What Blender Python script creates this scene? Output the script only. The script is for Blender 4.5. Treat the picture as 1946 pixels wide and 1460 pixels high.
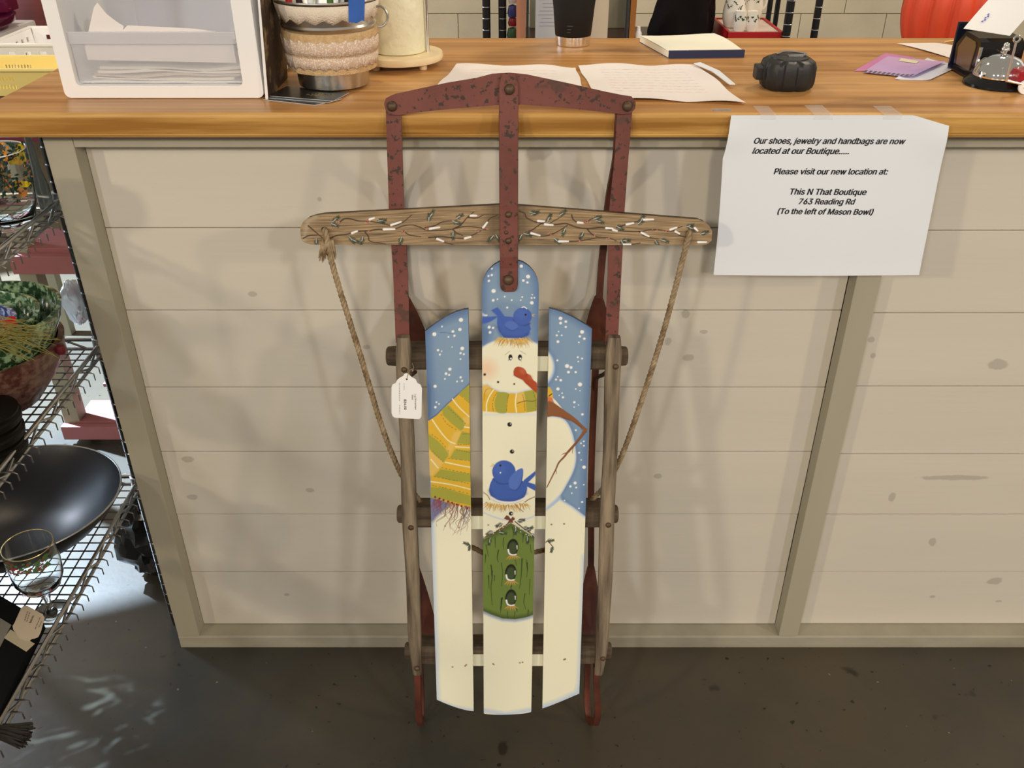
import bpy, bmesh, math, random
import numpy as np
from mathutils import Vector, Matrix, noise as mnoise
R = math.radians
random.seed(7)
rng = np.random.default_rng(7)
for o in list(bpy.data.objects): bpy.data.objects.remove(o)
SC = bpy.context.scene
C = SC.collection
# ---------------------------------------------------------------- camera, world, lights, exposure
F, PITCH, H, D = 1719.0, R(31.54), 1.333, 1.21
cd = bpy.data.cameras.new('camera'); cam = bpy.data.objects.new('camera', cd); C.objects.link(cam)
cam.location = (0, -D, H); cam.rotation_euler = (math.pi/2 - PITCH, 0, 0)
cd.sensor_width = 36; cd.lens = 36*F/1946; cd.clip_start = .02
SC.camera = cam
SC.view_settings.view_transform = 'Standard'; SC.view_settings.look = 'None'
SC.view_settings.exposure = 0.0; SC.view_settings.gamma = 1; SC.view_settings.use_curve_mapping = False
w = bpy.data.worlds.new('world'); SC.world = w; w.use_nodes = True
w.node_tree.nodes['Background'].inputs[0].default_value = (1.0, .90, .74, 1)
w.node_tree.nodes['Background'].inputs[1].default_value = .30
def light(name, kind, loc, tgt, energy, col, **k):
    d = bpy.data.lights.new(name, kind); d.energy = energy; d.color = col
    for a, v in k.items(): setattr(d, a, v)
    o = bpy.data.objects.new(name, d); C.objects.link(o); o.location = loc
    o.rotation_euler = (Vector(tgt)-Vector(loc)).to_track_quat('-Z', 'Y').to_euler()
    return o
WARM, COOL = (1, .82, .60), (.93, .93, .95)
# ceiling lamps of the shop: a row far in front of the counter, warm and cool mixed, and a few behind
for x, y, z, e, c in ((-4.2, -4.4, 3.0, 78, WARM), (-1.9, -4.6, 3.0, 44, COOL), (.3, -5.2, 3.0, 58, WARM), (2.6, -4.4, 3.0, 42, COOL), (5.0, -3.4, 3.0, 66, WARM),
                      (-1.0, 1.2, 3.0, 14, WARM), (1.3, 1.4, 3.0, 24, WARM), (3.2, .6, 3.0, 18, WARM)):
    light('ceiling_lamp', 'AREA', (x, y, z), (x*.3, 0 if y < 0 else 1.6, .6), e, c, shape='DISK', size=.36)
# daylight falling through the shop window at the far left behind the counter: a direct beam on the floor and its soft glow
light('window_daylight', 'SPOT', (-2.6, 1.3, 2.2), (-1.42, .98, 0), 3300, (.60, .77, 1), shadow_soft_size=.03, spot_size=R(37.4), spot_blend=.02)
light('window_glow', 'AREA', (-2.15, .68, 1.08), (-.75, -.05, .36), 7.5, (.60, .79, 1), shape='SQUARE', size=.8)
light('window_upper', 'AREA', (-3.1, 1.55, 1.95), (-.6, .1, 1.0), 26, (.80, .88, 1), shape='SQUARE', size=.30)
# added mid-air spot, noise-patterned to imitate daylight glinting off wire and glass
lr = light('added_ripple_spot', 'SPOT', (-.40, -.10, .30), (-.770, -.19, 0), 75, (.50, .74, 1), shadow_soft_size=.004, spot_size=R(33), spot_blend=.7)
lr.data.use_nodes = True; n_, l_ = lr.data.node_tree.nodes, lr.data.node_tree.links; em = n_['Emission']
tc_ = n_.new('ShaderNodeTexCoord'); mp_ = n_.new('ShaderNodeMapping'); mp_.inputs['Scale'].default_value = (14, 9, 1); mp_.inputs['Rotation'].default_value = (0, 0, .5)
nz_ = n_.new('ShaderNodeTexNoise'); nz_.inputs['Scale'].default_value = 1.1; nz_.inputs['Detail'].default_value = 3; nz_.inputs['Distortion'].default_value = 1.2
mr_ = n_.new('ShaderNodeMapRange'); mr_.inputs[1].default_value = .56; mr_.inputs[2].default_value = .72
l_.new(tc_.outputs['Normal'], mp_.inputs[0]); l_.new(mp_.outputs[0], nz_.inputs['Vector']); l_.new(nz_.outputs['Fac'], mr_.inputs[0]); l_.new(mr_.outputs[0], em.inputs['Strength'])

# ---------------------------------------------------------------- picture <-> place
cP, sP = math.cos(PITCH), math.sin(PITCH)
def ray(px, py):
    dx = (px-973)/F; dy = -(py-730)/F
    return (dx, cP+dy*sP, -sP+dy*cP)
def onz(px, py, z):
    r = ray(px, py); t = (z-H)/r[2]; return Vector((r[0]*t, -D+r[1]*t, z))
def ony(px, py, y):
    r = ray(px, py); t = (y+D)/r[1]; return Vector((r[0]*t, y, H+r[2]*t))
def onx(px, py, x):
    r = ray(px, py); t = x/r[0]; return Vector((x, -D+r[1]*t, H+r[2]*t))
PB = (-.25, .126); VY, VZ = .2166, .97626; NY, NZ = -.97626, .2166
def onS(px, py, w=0):
    r = ray(px, py); oy, oz = PB[0]+NY*w, PB[1]+NZ*w
    t = -((-D-oy)*NY+(H-oz)*NZ)/(r[1]*NY+r[2]*NZ)
    y, z = -D+r[1]*t, H+r[2]*t
    return r[0]*t, (y-oy)*VY+(z-oz)*VZ
def S(u, v, w=0): return (u, PB[0]+VY*v+NY*w, PB[1]+VZ*v+NZ*w)

# ---------------------------------------------------------------- colours and materials
def lin(c):
    return tuple(((v/255)/12.92 if v <= 10 else (((v/255)+.055)/1.055)**2.4) for v in c)
LT = (.86, .765, .60)
def pc(r, g, b, k=1.0):          # colour of the thing itself from its look under the warm lamps
    l = lin((r, g, b)); return tuple(min(.92, l[i]/LT[i]*k) for i in range(3))
MATS = {}
def nt(m): return m.node_tree.nodes, m.node_tree.links
def M(name, col, rough=.5, metal=0, var=0, scale=8, stretch=(1, 1, 1), bump=0, bscale=200, col2=None, trans=0, ior=1.45, spec=.5, coat=0, detail=4, attr=None, contrast=(.3, .7), alpha=1, coords='Object', bstretch=None, emis=None):
    if name in MATS: return MATS[name]
    m = bpy.data.materials.new(name); m.use_nodes = True; n, l = nt(m); b = n['Principled BSDF']
    b.inputs['Base Color'].default_value = (*col, 1); b.inputs['Roughness'].default_value = rough
    b.inputs['Metallic'].default_value = metal; b.inputs['Transmission Weight'].default_value = trans
    b.inputs['IOR'].default_value = ior; b.inputs['Specular IOR Level'].default_value = spec
    b.inputs['Coat Weight'].default_value = coat; b.inputs['Alpha'].default_value = alpha
    tc = n.new('ShaderNodeTexCoord')
    if attr:
        a = n.new('ShaderNodeAttribute'); a.attribute_name = attr; l.new(a.outputs['Color'], b.inputs['Base Color'])
    elif var or col2:
        mp = n.new('ShaderNodeMapping'); mp.inputs['Scale'].default_value = stretch; l.new(tc.outputs[coords], mp.inputs[0])
        nz = n.new('ShaderNodeTexNoise'); nz.inputs['Scale'].default_value = scale; nz.inputs['Detail'].default_value = detail; nz.inputs['Roughness'].default_value = .6
        l.new(mp.outputs[0], nz.inputs['Vector'])
        cr = n.new('ShaderNodeValToRGB'); cr.color_ramp.elements[0].position = contrast[0]; cr.color_ramp.elements[1].position = contrast[1]
        c2 = col2 or tuple(min(1, c*(1+var)) for c in col); c1 = col if col2 else tuple(c*(1-var) for c in col)
        cr.color_ramp.elements[0].color = (*c1, 1); cr.color_ramp.elements[1].color = (*c2, 1)
        l.new(nz.outputs['Fac'], cr.inputs[0]); l.new(cr.outputs[0], b.inputs['Base Color'])
    if bump:
        mp2 = n.new('ShaderNodeMapping'); mp2.inputs['Scale'].default_value = bstretch or stretch; l.new(tc.outputs[coords], mp2.inputs[0])
        nb = n.new('ShaderNodeTexNoise'); nb.inputs['Scale'].default_value = bscale; nb.inputs['Detail'].default_value = 3
        l.new(mp2.outputs[0], nb.inputs['Vector'])
        bp = n.new('ShaderNodeBump'); bp.inputs['Strength'].default_value = bump; bp.inputs['Distance'].default_value = .002
        l.new(nb.outputs['Fac'], bp.inputs['Height']); l.new(bp.outputs[0], b.inputs['Normal'])
    MATS[name] = m; return m

# ---------------------------------------------------------------- mesh helpers
class G:
    def __init__(s): s.v = []; s.f = []; s.m = []
    def add(s, v, f, mi=0):
        o = len(s.v); s.v += [tuple(p) for p in v]; s.f += [tuple(i+o for i in q) for q in f]; s.m += [mi]*len(f); return s
    def box(s, x0, x1, y0, y1, z0, z1, b=0, M_=None, mi=0):
        bm = bmesh.new(); bmesh.ops.create_cube(bm, size=1)
        for v in bm.verts: v.co = Vector(((x0+x1)/2+v.co.x*(x1-x0), (y0+y1)/2+v.co.y*(y1-y0), (z0+z1)/2+v.co.z*(z1-z0)))
        if b: bmesh.ops.bevel(bm, geom=bm.edges[:]+bm.verts[:], offset=b, segments=2, affect='EDGES', profile=.7)
        if M_: bm.transform(M_)
        bm.verts.index_update(); s.add([v.co[:] for v in bm.verts], [[v.index for v in f.verts] for f in bm.faces], mi); bm.free(); return s
    def prism(s, pts, fn, w0, w1, mi=0):        # pts 2D polygon, fn(u,v,w)->xyz
        n = len(pts); a = sum(pts[i][0]*pts[(i+1) % n][1]-pts[(i+1) % n][0]*pts[i][1] for i in range(n))
        if a < 0: pts = pts[::-1]
        v = [fn(p[0], p[1], w0) for p in pts]+[fn(p[0], p[1], w1) for p in pts]
        f = [list(range(n))[::-1], list(range(n, 2*n))]+[[i, (i+1) % n, (i+1) % n+n, i+n] for i in range(n)]
        return s.add(v, f, mi)
    def lathe(s, prof, c=(0, 0, 0), seg=32, M_=None, sx=1, sy=1, mi=0):
        v = []; f = []
        for r, z in prof:
            for k in range(seg):
                a = 2*math.pi*k/seg; p = Vector((r*math.cos(a)*sx, r*math.sin(a)*sy, z))
                if M_: p = M_ @ p
                v.append((p[0]+c[0], p[1]+c[1], p[2]+c[2]))
        for i in range(len(prof)-1):
            for k in range(seg):
                k2 = (k+1) % seg; f.append([i*seg+k, i*seg+k2, (i+1)*seg+k2, (i+1)*seg+k])
        if prof[0][0] > 1e-5: f.append(list(range(seg))[::-1])
        if prof[-1][0] > 1e-5: f.append([(len(prof)-1)*seg+k for k in range(seg)])
        return s.add(v, f, mi)
    def tube(s, pts, r, seg=8, mi=0, closed=False, cap=True):
        P = [Vector(p) for p in pts]; n = len(P); rs = r if hasattr(r, '__len__') else [r]*n
        v = []; f = []; up = None
        for i in range(n):
            if closed: t = P[(i+1) % n]-P[i-1]
            else: t = P[min(i+1, n-1)]-P[max(i-1, 0)]
            t.normalize()
            if up is None:
                up = t.orthogonal().normalized()
            up = (up-t*up.dot(t))
            if up.length < 1e-6: up = t.orthogonal()
            up.normalize(); b = t.cross(up)
            for k in range(seg):
                a = 2*math.pi*k/seg; v.append(P[i]+(up*math.cos(a)+b*math.sin(a))*rs[i])
        m = n if closed else n-1
        for i in range(m):
            j = (i+1) % n
            for k in range(seg):
                k2 = (k+1) % seg; f.append([i*seg+k, i*seg+k2, j*seg+k2, j*seg+k])
        if not closed and cap: f.append(list(range(seg))[::-1]); f.append([(n-1)*seg+k for k in range(seg)])
        return s.add(v, f, mi)
    def sheet(s, fn, nu, nv, th=0, mi=0):       # fn(s,t)->Vector ; closed thin sheet if th
        def grid(off):
            g = []
            for j in range(nv+1):
                for i in range(nu+1):
                    a = Vector(fn(i/nu, j/nv))
                    if off:
                        e = 1e-3; du = Vector(fn(min(1, i/nu+e), j/nv))-Vector(fn(max(0, i/nu-e), j/nv)); dv = Vector(fn(i/nu, min(1, j/nv+e)))-Vector(fn(i/nu, max(0, j/nv-e)))
                        a = a-du.cross(dv).normalized()*off
                    g.append(a)
            return g
        F_ = [[j*(nu+1)+i, j*(nu+1)+i+1, (j+1)*(nu+1)+i+1, (j+1)*(nu+1)+i] for j in range(nv) for i in range(nu)]
        if not th: return s.add(grid(0), F_, mi)
        g = grid(0)+grid(th); o = (nu+1)*(nv+1)
        f = F_+[[q+o for q in r][::-1] for r in F_]
        bd = [i for i in range(nu+1)]+[j*(nu+1)+nu for j in range(1, nv+1)]+[nv*(nu+1)+i for i in range(nu-1, -1, -1)]+[j*(nu+1) for j in range(nv-1, 0, -1)]
        for k in range(len(bd)):
            a, b = bd[k], bd[(k+1) % len(bd)]; f.append([b, a, a+o, b+o])
        return s.add(g, f, mi)
def ob(name, g, mat, parent=None, label=None, cat=None, group=None, kind=None, smooth=None, autos=None):
    me = bpy.data.meshes.new(name); o = bpy.data.objects.new(name, me); C.objects.link(o)
    org = Vector((0, 0, 0))
    if parent is not None:
        org = parent['_org'] if '_org' in parent else Vector((0, 0, 0)); org = Vector(org)
    V = [tuple(Vector(p)-org) for p in g.v]
    if parent is None:
        a = np.array(g.v); org = Vector(((a[:, 0].min()+a[:, 0].max())/2, (a[:, 1].min()+a[:, 1].max())/2, a[:, 2].min()))
        V = [tuple(Vector(p)-org) for p in g.v]; o.location = org; o['_org'] = tuple(org)
    else:
        o.parent = parent; o['_org'] = tuple(org)
    me.from_pydata(V, [], g.f); me.validate()
    for m in (mat if isinstance(mat, (list, tuple)) else [mat]): me.materials.append(m)
    if any(g.m) and len(me.polygons) == len(g.m):
        me.polygons.foreach_set('material_index', g.m)
    bm = bmesh.new(); bm.from_mesh(me); bmesh.ops.recalc_face_normals(bm, faces=bm.faces[:]) if not getattr(g, 'open', False) else None; bm.to_mesh(me); bm.free()
    if smooth or autos:
        me.polygons.foreach_set('use_smooth', [True]*len(me.polygons))
        if autos is not False and hasattr(me, 'set_sharp_from_angle'): me.set_sharp_from_angle(angle=R(autos or 40))
    tag(o, label, cat, group, kind)
    return o
def tag(o, label=None, cat=None, group=None, kind=None):
    if label: o['label'] = label
    if cat: o['category'] = cat
    if group: o['group'] = group
    if kind: o['kind'] = kind
    return o
def empty(name, loc, label, cat, group=None, kind=None):
    o = bpy.data.objects.new(name, None); C.objects.link(o); o.location = loc; o['_org'] = tuple(loc); o.empty_display_size = .05
    return tag(o, label, cat, group, kind)
def dup(root, off, label=None, rotz=0):
    r = root.copy(); C.objects.link(r); r.location = root.location+Vector(off); r.rotation_euler = (0, 0, rotz)
    if label: r['label'] = label
    for ch in root.children:
        c = ch.copy(); C.objects.link(c); c.parent = r
        for g_ in ch.children:
            d = g_.copy(); C.objects.link(d); d.parent = c
    return r
def spl(pts, n=8):                                # Catmull-Rom through points
    P = [Vector(p) for p in pts]; P = [2*P[0]-P[1]]+P+[2*P[-1]-P[-2]]; out = []
    for i in range(1, len(P)-2):
        for k in range(n):
            t = k/n; a, b, c_, d = P[i-1:i+3]
            out.append(.5*((2*b)+(c_-a)*t+(2*a-5*b+4*c_-d)*t*t+(3*b-a-3*c_+d)*t**3))
    return out+[P[-2]]
import os
FONT = None
try:
    FONT = bpy.data.fonts.load(os.path.join(bpy.utils.resource_path('LOCAL'), 'datafiles', 'fonts', 'Inter.woff2'))   # Blender's own interface font
except Exception: pass
def text_geo(txt, bold=.0, shear=0.0):
    cu = bpy.data.curves.new('t', 'FONT'); cu.body = txt
    if FONT: cu.font = FONT
    cu.fill_mode = 'NONE'; cu.size = 1; cu.shear = shear; cu.resolution_u = 4
    o = bpy.data.objects.new('t', cu); C.objects.link(o); dg = bpy.context.evaluated_depsgraph_get(); dg.update()
    me = bpy.data.meshes.new_from_object(o.evaluated_get(dg))
    P2 = [Vector((p.co[0], p.co[1])) for p in me.vertices]; nb = {}
    for e in me.edges: a, b = e.vertices; nb.setdefault(a, []).append(b); nb.setdefault(b, []).append(a)
    seen, loops = set(), []
    for s in range(len(P2)):                   # closed outlines, in their own drawing direction
        if s in seen or s not in nb: continue
        lp, prev, cur = [s], s, (s+1 if s+1 in nb[s] else nb[s][0])
        while cur != s and cur not in seen: lp.append(cur); seen.add(cur); nx = [q for q in nb[cur] if q != prev]; prev, cur = cur, (nx[0] if nx else s)
        seen.add(s); loops.append(lp)
    from mathutils.geometry import delaunay_2d_cdt
    v, f = [], []
    bbs = [(min(P2[i][0] for i in l), max(P2[i][0] for i in l)) for l in loops]; order = sorted(range(len(loops)), key=lambda k: bbs[k][0]); groups = []
    for k in order:                            # glyph by glyph
        if groups and bbs[k][0] < groups[-1][1]-1e-4: groups[-1][0].append(k); groups[-1][1] = max(groups[-1][1], bbs[k][1])
        else: groups.append([[k], bbs[k][1]])
    for ks, _ in groups:
        pts, eds, L_ = [], [], []
        for k in ks:
            o0 = len(pts); q = [P2[i] for i in loops[k]]; pts += q; eds += [(o0+i, o0+(i+1) % len(q)) for i in range(len(q))]; L_.append(q)
        r = delaunay_2d_cdt(pts, eds, [], 0, 1e-7); o0 = len(v); v += [(p[0], p[1], 0) for p in r[0]]
        for t in r[2]:
            cx = sum(r[0][i][0] for i in t)/len(t); cy = sum(r[0][i][1] for i in t)/len(t); wn = 0
            for q in L_:
                for i in range(len(q)):
                    a, b = q[i], q[(i+1) % len(q)]
                    if (a[1] > cy) != (b[1] > cy) and a[0]+(b[0]-a[0])*(cy-a[1])/(b[1]-a[1]) > cx: wn += 1 if b[1] > a[1] else -1
            if wn: f.append(tuple(i+o0 for i in t))
    bpy.data.objects.remove(o); bpy.data.curves.remove(cu); bpy.data.meshes.remove(me)
    if bold:                                   # heavier strokes: the same glyphs laid a hair apart
        n0 = len(v); base, bf = list(v), list(f)
        for dx, dy in ((bold, 0), (-bold, 0), (0, bold*.6), (0, -bold*.6)):
            o_ = len(v); v += [(p[0]+dx, p[1]+dy, 0) for p in base]; f += [tuple(i+o_ for i in q) for q in bf]
    x0 = min(p[0] for p in v); x1 = max(p[0] for p in v)
    return [((p[0]-x0)/(x1-x0), p[1]/(x1-x0)) for p in v], f, 1/(x1-x0)      # width 1, baseline 0
# ================================================================ THE SETTING
m_floor = M('concrete', (.040, .040, .034), rough=.42, col2=(.082, .066, .042), scale=2.4, detail=10, contrast=(.32, .68), bump=.12, bscale=60)
def extend_floor(m):
    n, l = nt(m); b = n['Principled BSDF']; tc = n.new('ShaderNodeTexCoord')
    prev = b.inputs['Base Color'].links[0].from_socket
    for sc, lo, hi, colr in ((70, .69, .73, (.014, .012, .009, 1)), (14, .70, .74, (.022, .018, .012, 1)), (62, .755, .77, (.22, .20, .16, 1))):
        nz = n.new('ShaderNodeTexNoise'); nz.inputs['Scale'].default_value = sc; nz.inputs['Detail'].default_value = 2.5
        l.new(tc.outputs['Object'], nz.inputs['Vector'])
        mr = n.new('ShaderNodeMapRange'); mr.inputs[1].default_value = lo; mr.inputs[2].default_value = hi; l.new(nz.outputs['Fac'], mr.inputs[0])
        mx = n.new('ShaderNodeMix'); mx.data_type = 'RGBA'; l.new(mr.outputs[0], mx.inputs[0]); l.new(prev, mx.inputs[6]); mx.inputs[7].default_value = colr
        prev = mx.outputs[2]
    l.new(prev, b.inputs['Base Color'])
extend_floor(m_floor)
g = G().box(-4.2, 4.2, -3.0, 3.5, -.1, 0)
ob('floor', g, m_floor, kind='structure')
m_block = M('painted_block', pc(196, 178, 140, .86), rough=.7, var=.06, scale=5, bump=.5, bscale=90)
m_mortar = M('block_joint', pc(165, 148, 115, .76), rough=.8)
wall = ob('wall_back', G().box(-4.2, 4.2, 3.293, 3.5, 0, 2.2), m_mortar, kind='structure')
bl = None
for row in range(1, 7):
    for k in range(-8, 9):
        x = -.253+.4*k+(0 if row % 2 else .2)
        if bl is None:
            g = G().box(-.1975, .1975, 3.280, 3.294, .0025, .1975, b=.002)
            bl = ob('block', G().box(x-.1985, x+.1985, 3.284, 3.294, row*.2+.0015, row*.2+.1985, b=.0015), m_block, wall); bx, bz = x, row*.2
        else:
            c = bl.copy(); C.objects.link(c); c.parent = wall; c.location = bl.location+Vector((x-bx, 0, row*.2-bz))

# ---------------------------------------------------------------- counter
m_trimg = M('greige_paint', pc(162, 148, 117, .96), rough=.55, var=.07, scale=3.5, stretch=(1, 1, .25), bump=.15, bscale=120)
m_strip = M('greige_paint_worn', pc(150, 137, 108), rough=.6, var=.16, scale=6, stretch=(1, 1, 3), bump=.2, bscale=90)
def board_mat():
    m = M('whitewashed_pine', pc(199, 183, 153), rough=.5, var=.035, scale=5, stretch=(.22, 1, 1.6), bump=.12, bscale=90, bstretch=(.1, 1, 2))
    n, l = nt(m); b = n['Principled BSDF']; geo = n.new('ShaderNodeNewGeometry')
    prev = b.inputs['Base Color'].links[0].from_socket
    kn = [(1022, 290, 24, 13), (607, 379, 5, 4), (1303, 597, 9, 8), (1338, 631, 8, 4), (1270, 650, 7, 8), (1309, 680, 14, 7), (1896, 693, 20, 11), (697, 660, 8, 5),
          (1656, 645, 7, 6), (1659, 676, 6, 5), (1695, 945, 8, 10), (1815, 908, 75, 6), (1772, 1030, 9, 11), (1890, 1105, 18, 10), (1772, 1134, 8, 4), (1898, 1143, 8, 3), (357, 873, 14, 7), (365, 945, 14, 7), (589, 932, 10, 5), (1250, 905, 10, 6), (545, 1130, 6, 4), (480, 560, 9, 5)]
    nz = n.new('ShaderNodeTexNoise'); nz.inputs['Scale'].default_value = 70; l.new(geo.outputs['Position'], nz.inputs['Vector'])
    for x, y, rx, ry in kn:
        p = ony(x, y, .03); k = 1.28/F
        s = n.new('ShaderNodeVectorMath'); s.operation = 'SUBTRACT'; s.inputs[1].default_value = tuple(p); l.new(geo.outputs['Position'], s.inputs[0])
        mu = n.new('ShaderNodeVectorMath'); mu.operation = 'MULTIPLY'; mu.inputs[1].default_value = (1/(rx*k*1.1), 0, 1/(ry*k*1.3)); l.new(s.outputs[0], mu.inputs[0])
        ln = n.new('ShaderNodeVectorMath'); ln.operation = 'LENGTH'; l.new(mu.outputs[0], ln.inputs[0])
        ad = n.new('ShaderNodeMath'); ad.operation = 'MULTIPLY_ADD'; ad.inputs[1].default_value = .9; l.new(nz.outputs['Fac'], ad.inputs[0]); l.new(ln.outputs['Value'], ad.inputs[2])
        mr = n.new('ShaderNodeMapRange'); mr.inputs[1].default_value = 1.22; mr.inputs[2].default_value = 1.50; mr.inputs[3].default_value = .42; mr.inputs[4].default_value = 0
        l.new(ad.outputs[0], mr.inputs[0])
        mx = n.new('ShaderNodeMix'); mx.data_type = 'RGBA'; l.new(mr.outputs[0], mx.inputs[0]); l.new(prev, mx.inputs[6]); mx.inputs[7].default_value = (*pc(142, 130, 108, .85), 1)
        prev = mx.outputs[2]
    l.new(prev, b.inputs['Base Color']); return m
m_board = board_mat()
m_dark = M('dark_gap', (.02, .017, .012), rough=.9)
CX0, CX1, CB = -.632, 1.42, .43
cnt = empty('shop_counter', (.4, .2, 0), 'long shop counter with whitewashed shiplap front and greige frame', 'counter')
ob('carcass', G().box(CX0+.003, CX1, .042, CB, .002, .987), M('counter_side', pc(120, 112, 92), rough=.7), cnt)
m_side = MATS['counter_side']
g = G().box(CX0, -.592, 0, .0415, .03, .9865, b=.0012); ob('stile', g, m_trimg, cnt)
g = G().box(.505, .541, 0, .0295, .0305, .966, b=.0012); ob('stile', g, m_trimg, cnt)
g = G().box(-.5915, CX1, 0, .0415, .966, .9865, b=.0012); ob('top_rail', g, m_trimg, cnt)
g = G()
xs = np.linspace(CX0, CX1, 120)                 # bottom rail, its top slopes back a little, worn edge
for i in range(len(xs)-1): pass
prof = [(0.0, 0.0), (0.0, .0262), (-.001, .0268), (0.0, .0285), (.002, .0295), (.0415, .0315), (.0415, 0)]
g.add([(x, y, z) for x in (CX0, CX1) for y, z in prof], [list(range(7)), list(range(7, 14))]+[[i, (i+1) % 7, (i+1) % 7+7, i+7] for i in range(7)])
ob('bottom_rail', g, m_strip, cnt)
joints = [1.0, .839, .705, .5655, .438, .3025, .165, .0315]
zl = [.966, .8385, .7045, .566, .4385, .3025, .166, .032]
zr = [.966, .8345, .700, .568, .4335, .3025, .166, .032]
for (x0, x1, zz) in ((-.5915, .5045, zl), (.5415, CX1, zr)):
    for i in range(7):
        dy = rng.uniform(-.0006, .0006)
        g = G().box(x0, x1, .030+dy, .0415, zz[i+1]+.0007, zz[i]-.0007, b=.0009); ob('shiplap_board', g, m_board, cnt)
g = G().box(CX0+.02, CX1, .0412, .0418, .03, .98); ob('backing', g, m_dark, cnt)
# countertop: glued planks
def wood(name, c1, c2, sc=4, knots=True):
    m = M(name, c1, rough=.34, col2=c2, scale=sc, stretch=(.26, 7, 7), detail=8, contrast=(.36, .64), spec=.4, coat=0, bump=.05, bscale=60, bstretch=(.4, 6, 6))
    n, l = nt(m); b = n['Principled BSDF']; tc = n.new('ShaderNodeTexCoord'); prev = b.inputs['Base Color'].links[0].from_socket
    mp = n.new('ShaderNodeMapping'); mp.inputs['Scale'].default_value = (2.2, 9, 9); l.new(tc.outputs['Object'], mp.inputs[0])
    nz = n.new('ShaderNodeTexNoise'); nz.inputs['Scale'].default_value = 1.9; nz.inputs['Detail'].default_value = 5; l.new(mp.outputs[0], nz.inputs['Vector'])
    mr = n.new('ShaderNodeMapRange'); mr.inputs[1].default_value = .60; mr.inputs[2].default_value = .74; mr.inputs[4].default_value = .6; l.new(nz.outputs['Fac'], mr.inputs[0])
    mx = n.new('ShaderNodeMix'); mx.data_type = 'RGBA'; l.new(mr.outputs[0], mx.inputs[0]); l.new(prev, mx.inputs[6]); mx.inputs[7].default_value = (*pc(120, 75, 38, .8), 1)
    l.new(mx.outputs[2], b.inputs['Base Color']); return m
m_top = [wood('varnished_pine', pc(160, 106, 50), pc(198, 142, 78)), wood('varnished_pine_light', pc(170, 116, 58), pc(204, 150, 86), 5), wood('varnished_pine_amber', pc(152, 98, 42), pc(190, 134, 70), 6)]
m_edge = wood('varnished_pine_edge', pc(146, 96, 36), pc(202, 150, 74), 7)
top = empty('countertop', (.4, .2, .988), 'varnished honey pine worktop lying along the counter', 'countertop')
ys = [-.0265, .085, .205, .325, .463]
for i in range(4):
    g = G().box(-.697, 1.50, ys[i]+.0002, ys[i+1]-.0002, .988, 1.02, b=.0008); ob('plank', g, m_top[i % 3], top)
prof = [(-.0267, .988), (-.0295, .988), (-.0325, .9898), (-.0334, .9925), (-.0328, .9936), (-.0334, .9947), (-.0336, .9965), (-.0336, 1.015), (-.0320, 1.0185), (-.0290, 1.02), (-.0267, 1.02)]
g = G(); n_ = len(prof)
g.add([(x, y, z) for x in (-.699, 1.50) for y, z in prof], [list(range(n_)), list(range(n_, 2*n_))]+[[i, (i+1) % n_, (i+1) % n_+n_, i+n_] for i in range(n_)])
ob('edge_moulding', g, m_edge, top)
# ================================================================ PAINTING (flat print on the sled's boards): colours per fine vertex
class Paint:
    def __init__(s, X, Y, base):
        s.X, s.Y = X, Y; s.c = np.tile(np.array(base, float), (len(X), 1))
    def blend(s, idx, a, col):
        a = np.clip(a, 0, 1)[:, None]; s.c[idx] = s.c[idx]*(1-a)+np.array(col, float)*a
    def _bb(s, x0, y0, x1, y1): return np.nonzero((s.X >= x0) & (s.X <= x1) & (s.Y >= y0) & (s.Y <= y1))[0]
    def ell(s, cx, cy, rx, ry, col, rot=0, soft=.8, a=1):
        m = max(rx, ry)+soft+1; i = s._bb(cx-m, cy-m, cx+m, cy+m)
        if not len(i): return
        dx, dy = s.X[i]-cx, s.Y[i]-cy; ca, sa = math.cos(R(rot)), math.sin(R(rot)); u, v = dx*ca+dy*sa, -dx*sa+dy*ca
        rho = np.sqrt((u/rx)**2+(v/ry)**2); d = (rho-1)*min(rx, ry)
        s.blend(i, (.5-d/soft)*1.0 if a == 1 else np.clip(.5-d/soft, 0, 1)*a, col)
    def _dist(s, i, pts):
        best = np.full(len(i), 1e9); X, Y = s.X[i], s.Y[i]; tt = np.zeros(len(i)); n = len(pts)-1
        for k in range(n):
            ax, ay = pts[k]; bx, by = pts[k+1]; dx, dy = bx-ax, by-ay; L2 = dx*dx+dy*dy+1e-9
            t = np.clip(((X-ax)*dx+(Y-ay)*dy)/L2, 0, 1); d = np.hypot(X-ax-t*dx, Y-ay-t*dy)
            m = d < best; best[m] = d[m]; tt[m] = (k+t[m])/n
        return best, tt
    def stroke(s, pts, w0, col, w1=None, soft=.8, a=1):
        w1 = w0 if w1 is None else w1; m = max(w0, w1)+soft+1
        xs = [p[0] for p in pts]; ys = [p[1] for p in pts]; i = s._bb(min(xs)-m, min(ys)-m, max(xs)+m, max(ys)+m)
        if not len(i): return
        d, t = s._dist(i, pts); wd = (w0+(w1-w0)*t)/2
        s.blend(i, np.clip(.5-(d-wd)/soft, 0, 1)*a, col)
    def poly(s, pts, col, soft=.8, a=1):
        xs = [p[0] for p in pts]; ys = [p[1] for p in pts]; i = s._bb(min(xs)-soft-1, min(ys)-soft-1, max(xs)+soft+1, max(ys)+soft+1)
        if not len(i): return
        X, Y = s.X[i], s.Y[i]; ins = np.zeros(len(i), bool); n = len(pts)
        for k in range(n):
            ax, ay = pts[k]; bx, by = pts[(k+1) % n]
            if ay == by: continue
            c = ((ay > Y) != (by > Y)) & (X < (bx-ax)*(Y-ay)/(by-ay)+ax); ins ^= c
        d, _ = s._dist(i, list(pts)+[pts[0]]); sd = np.where(ins, -d, d)
        s.blend(i, np.clip(.5-sd/soft, 0, 1)*a, col)
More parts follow.
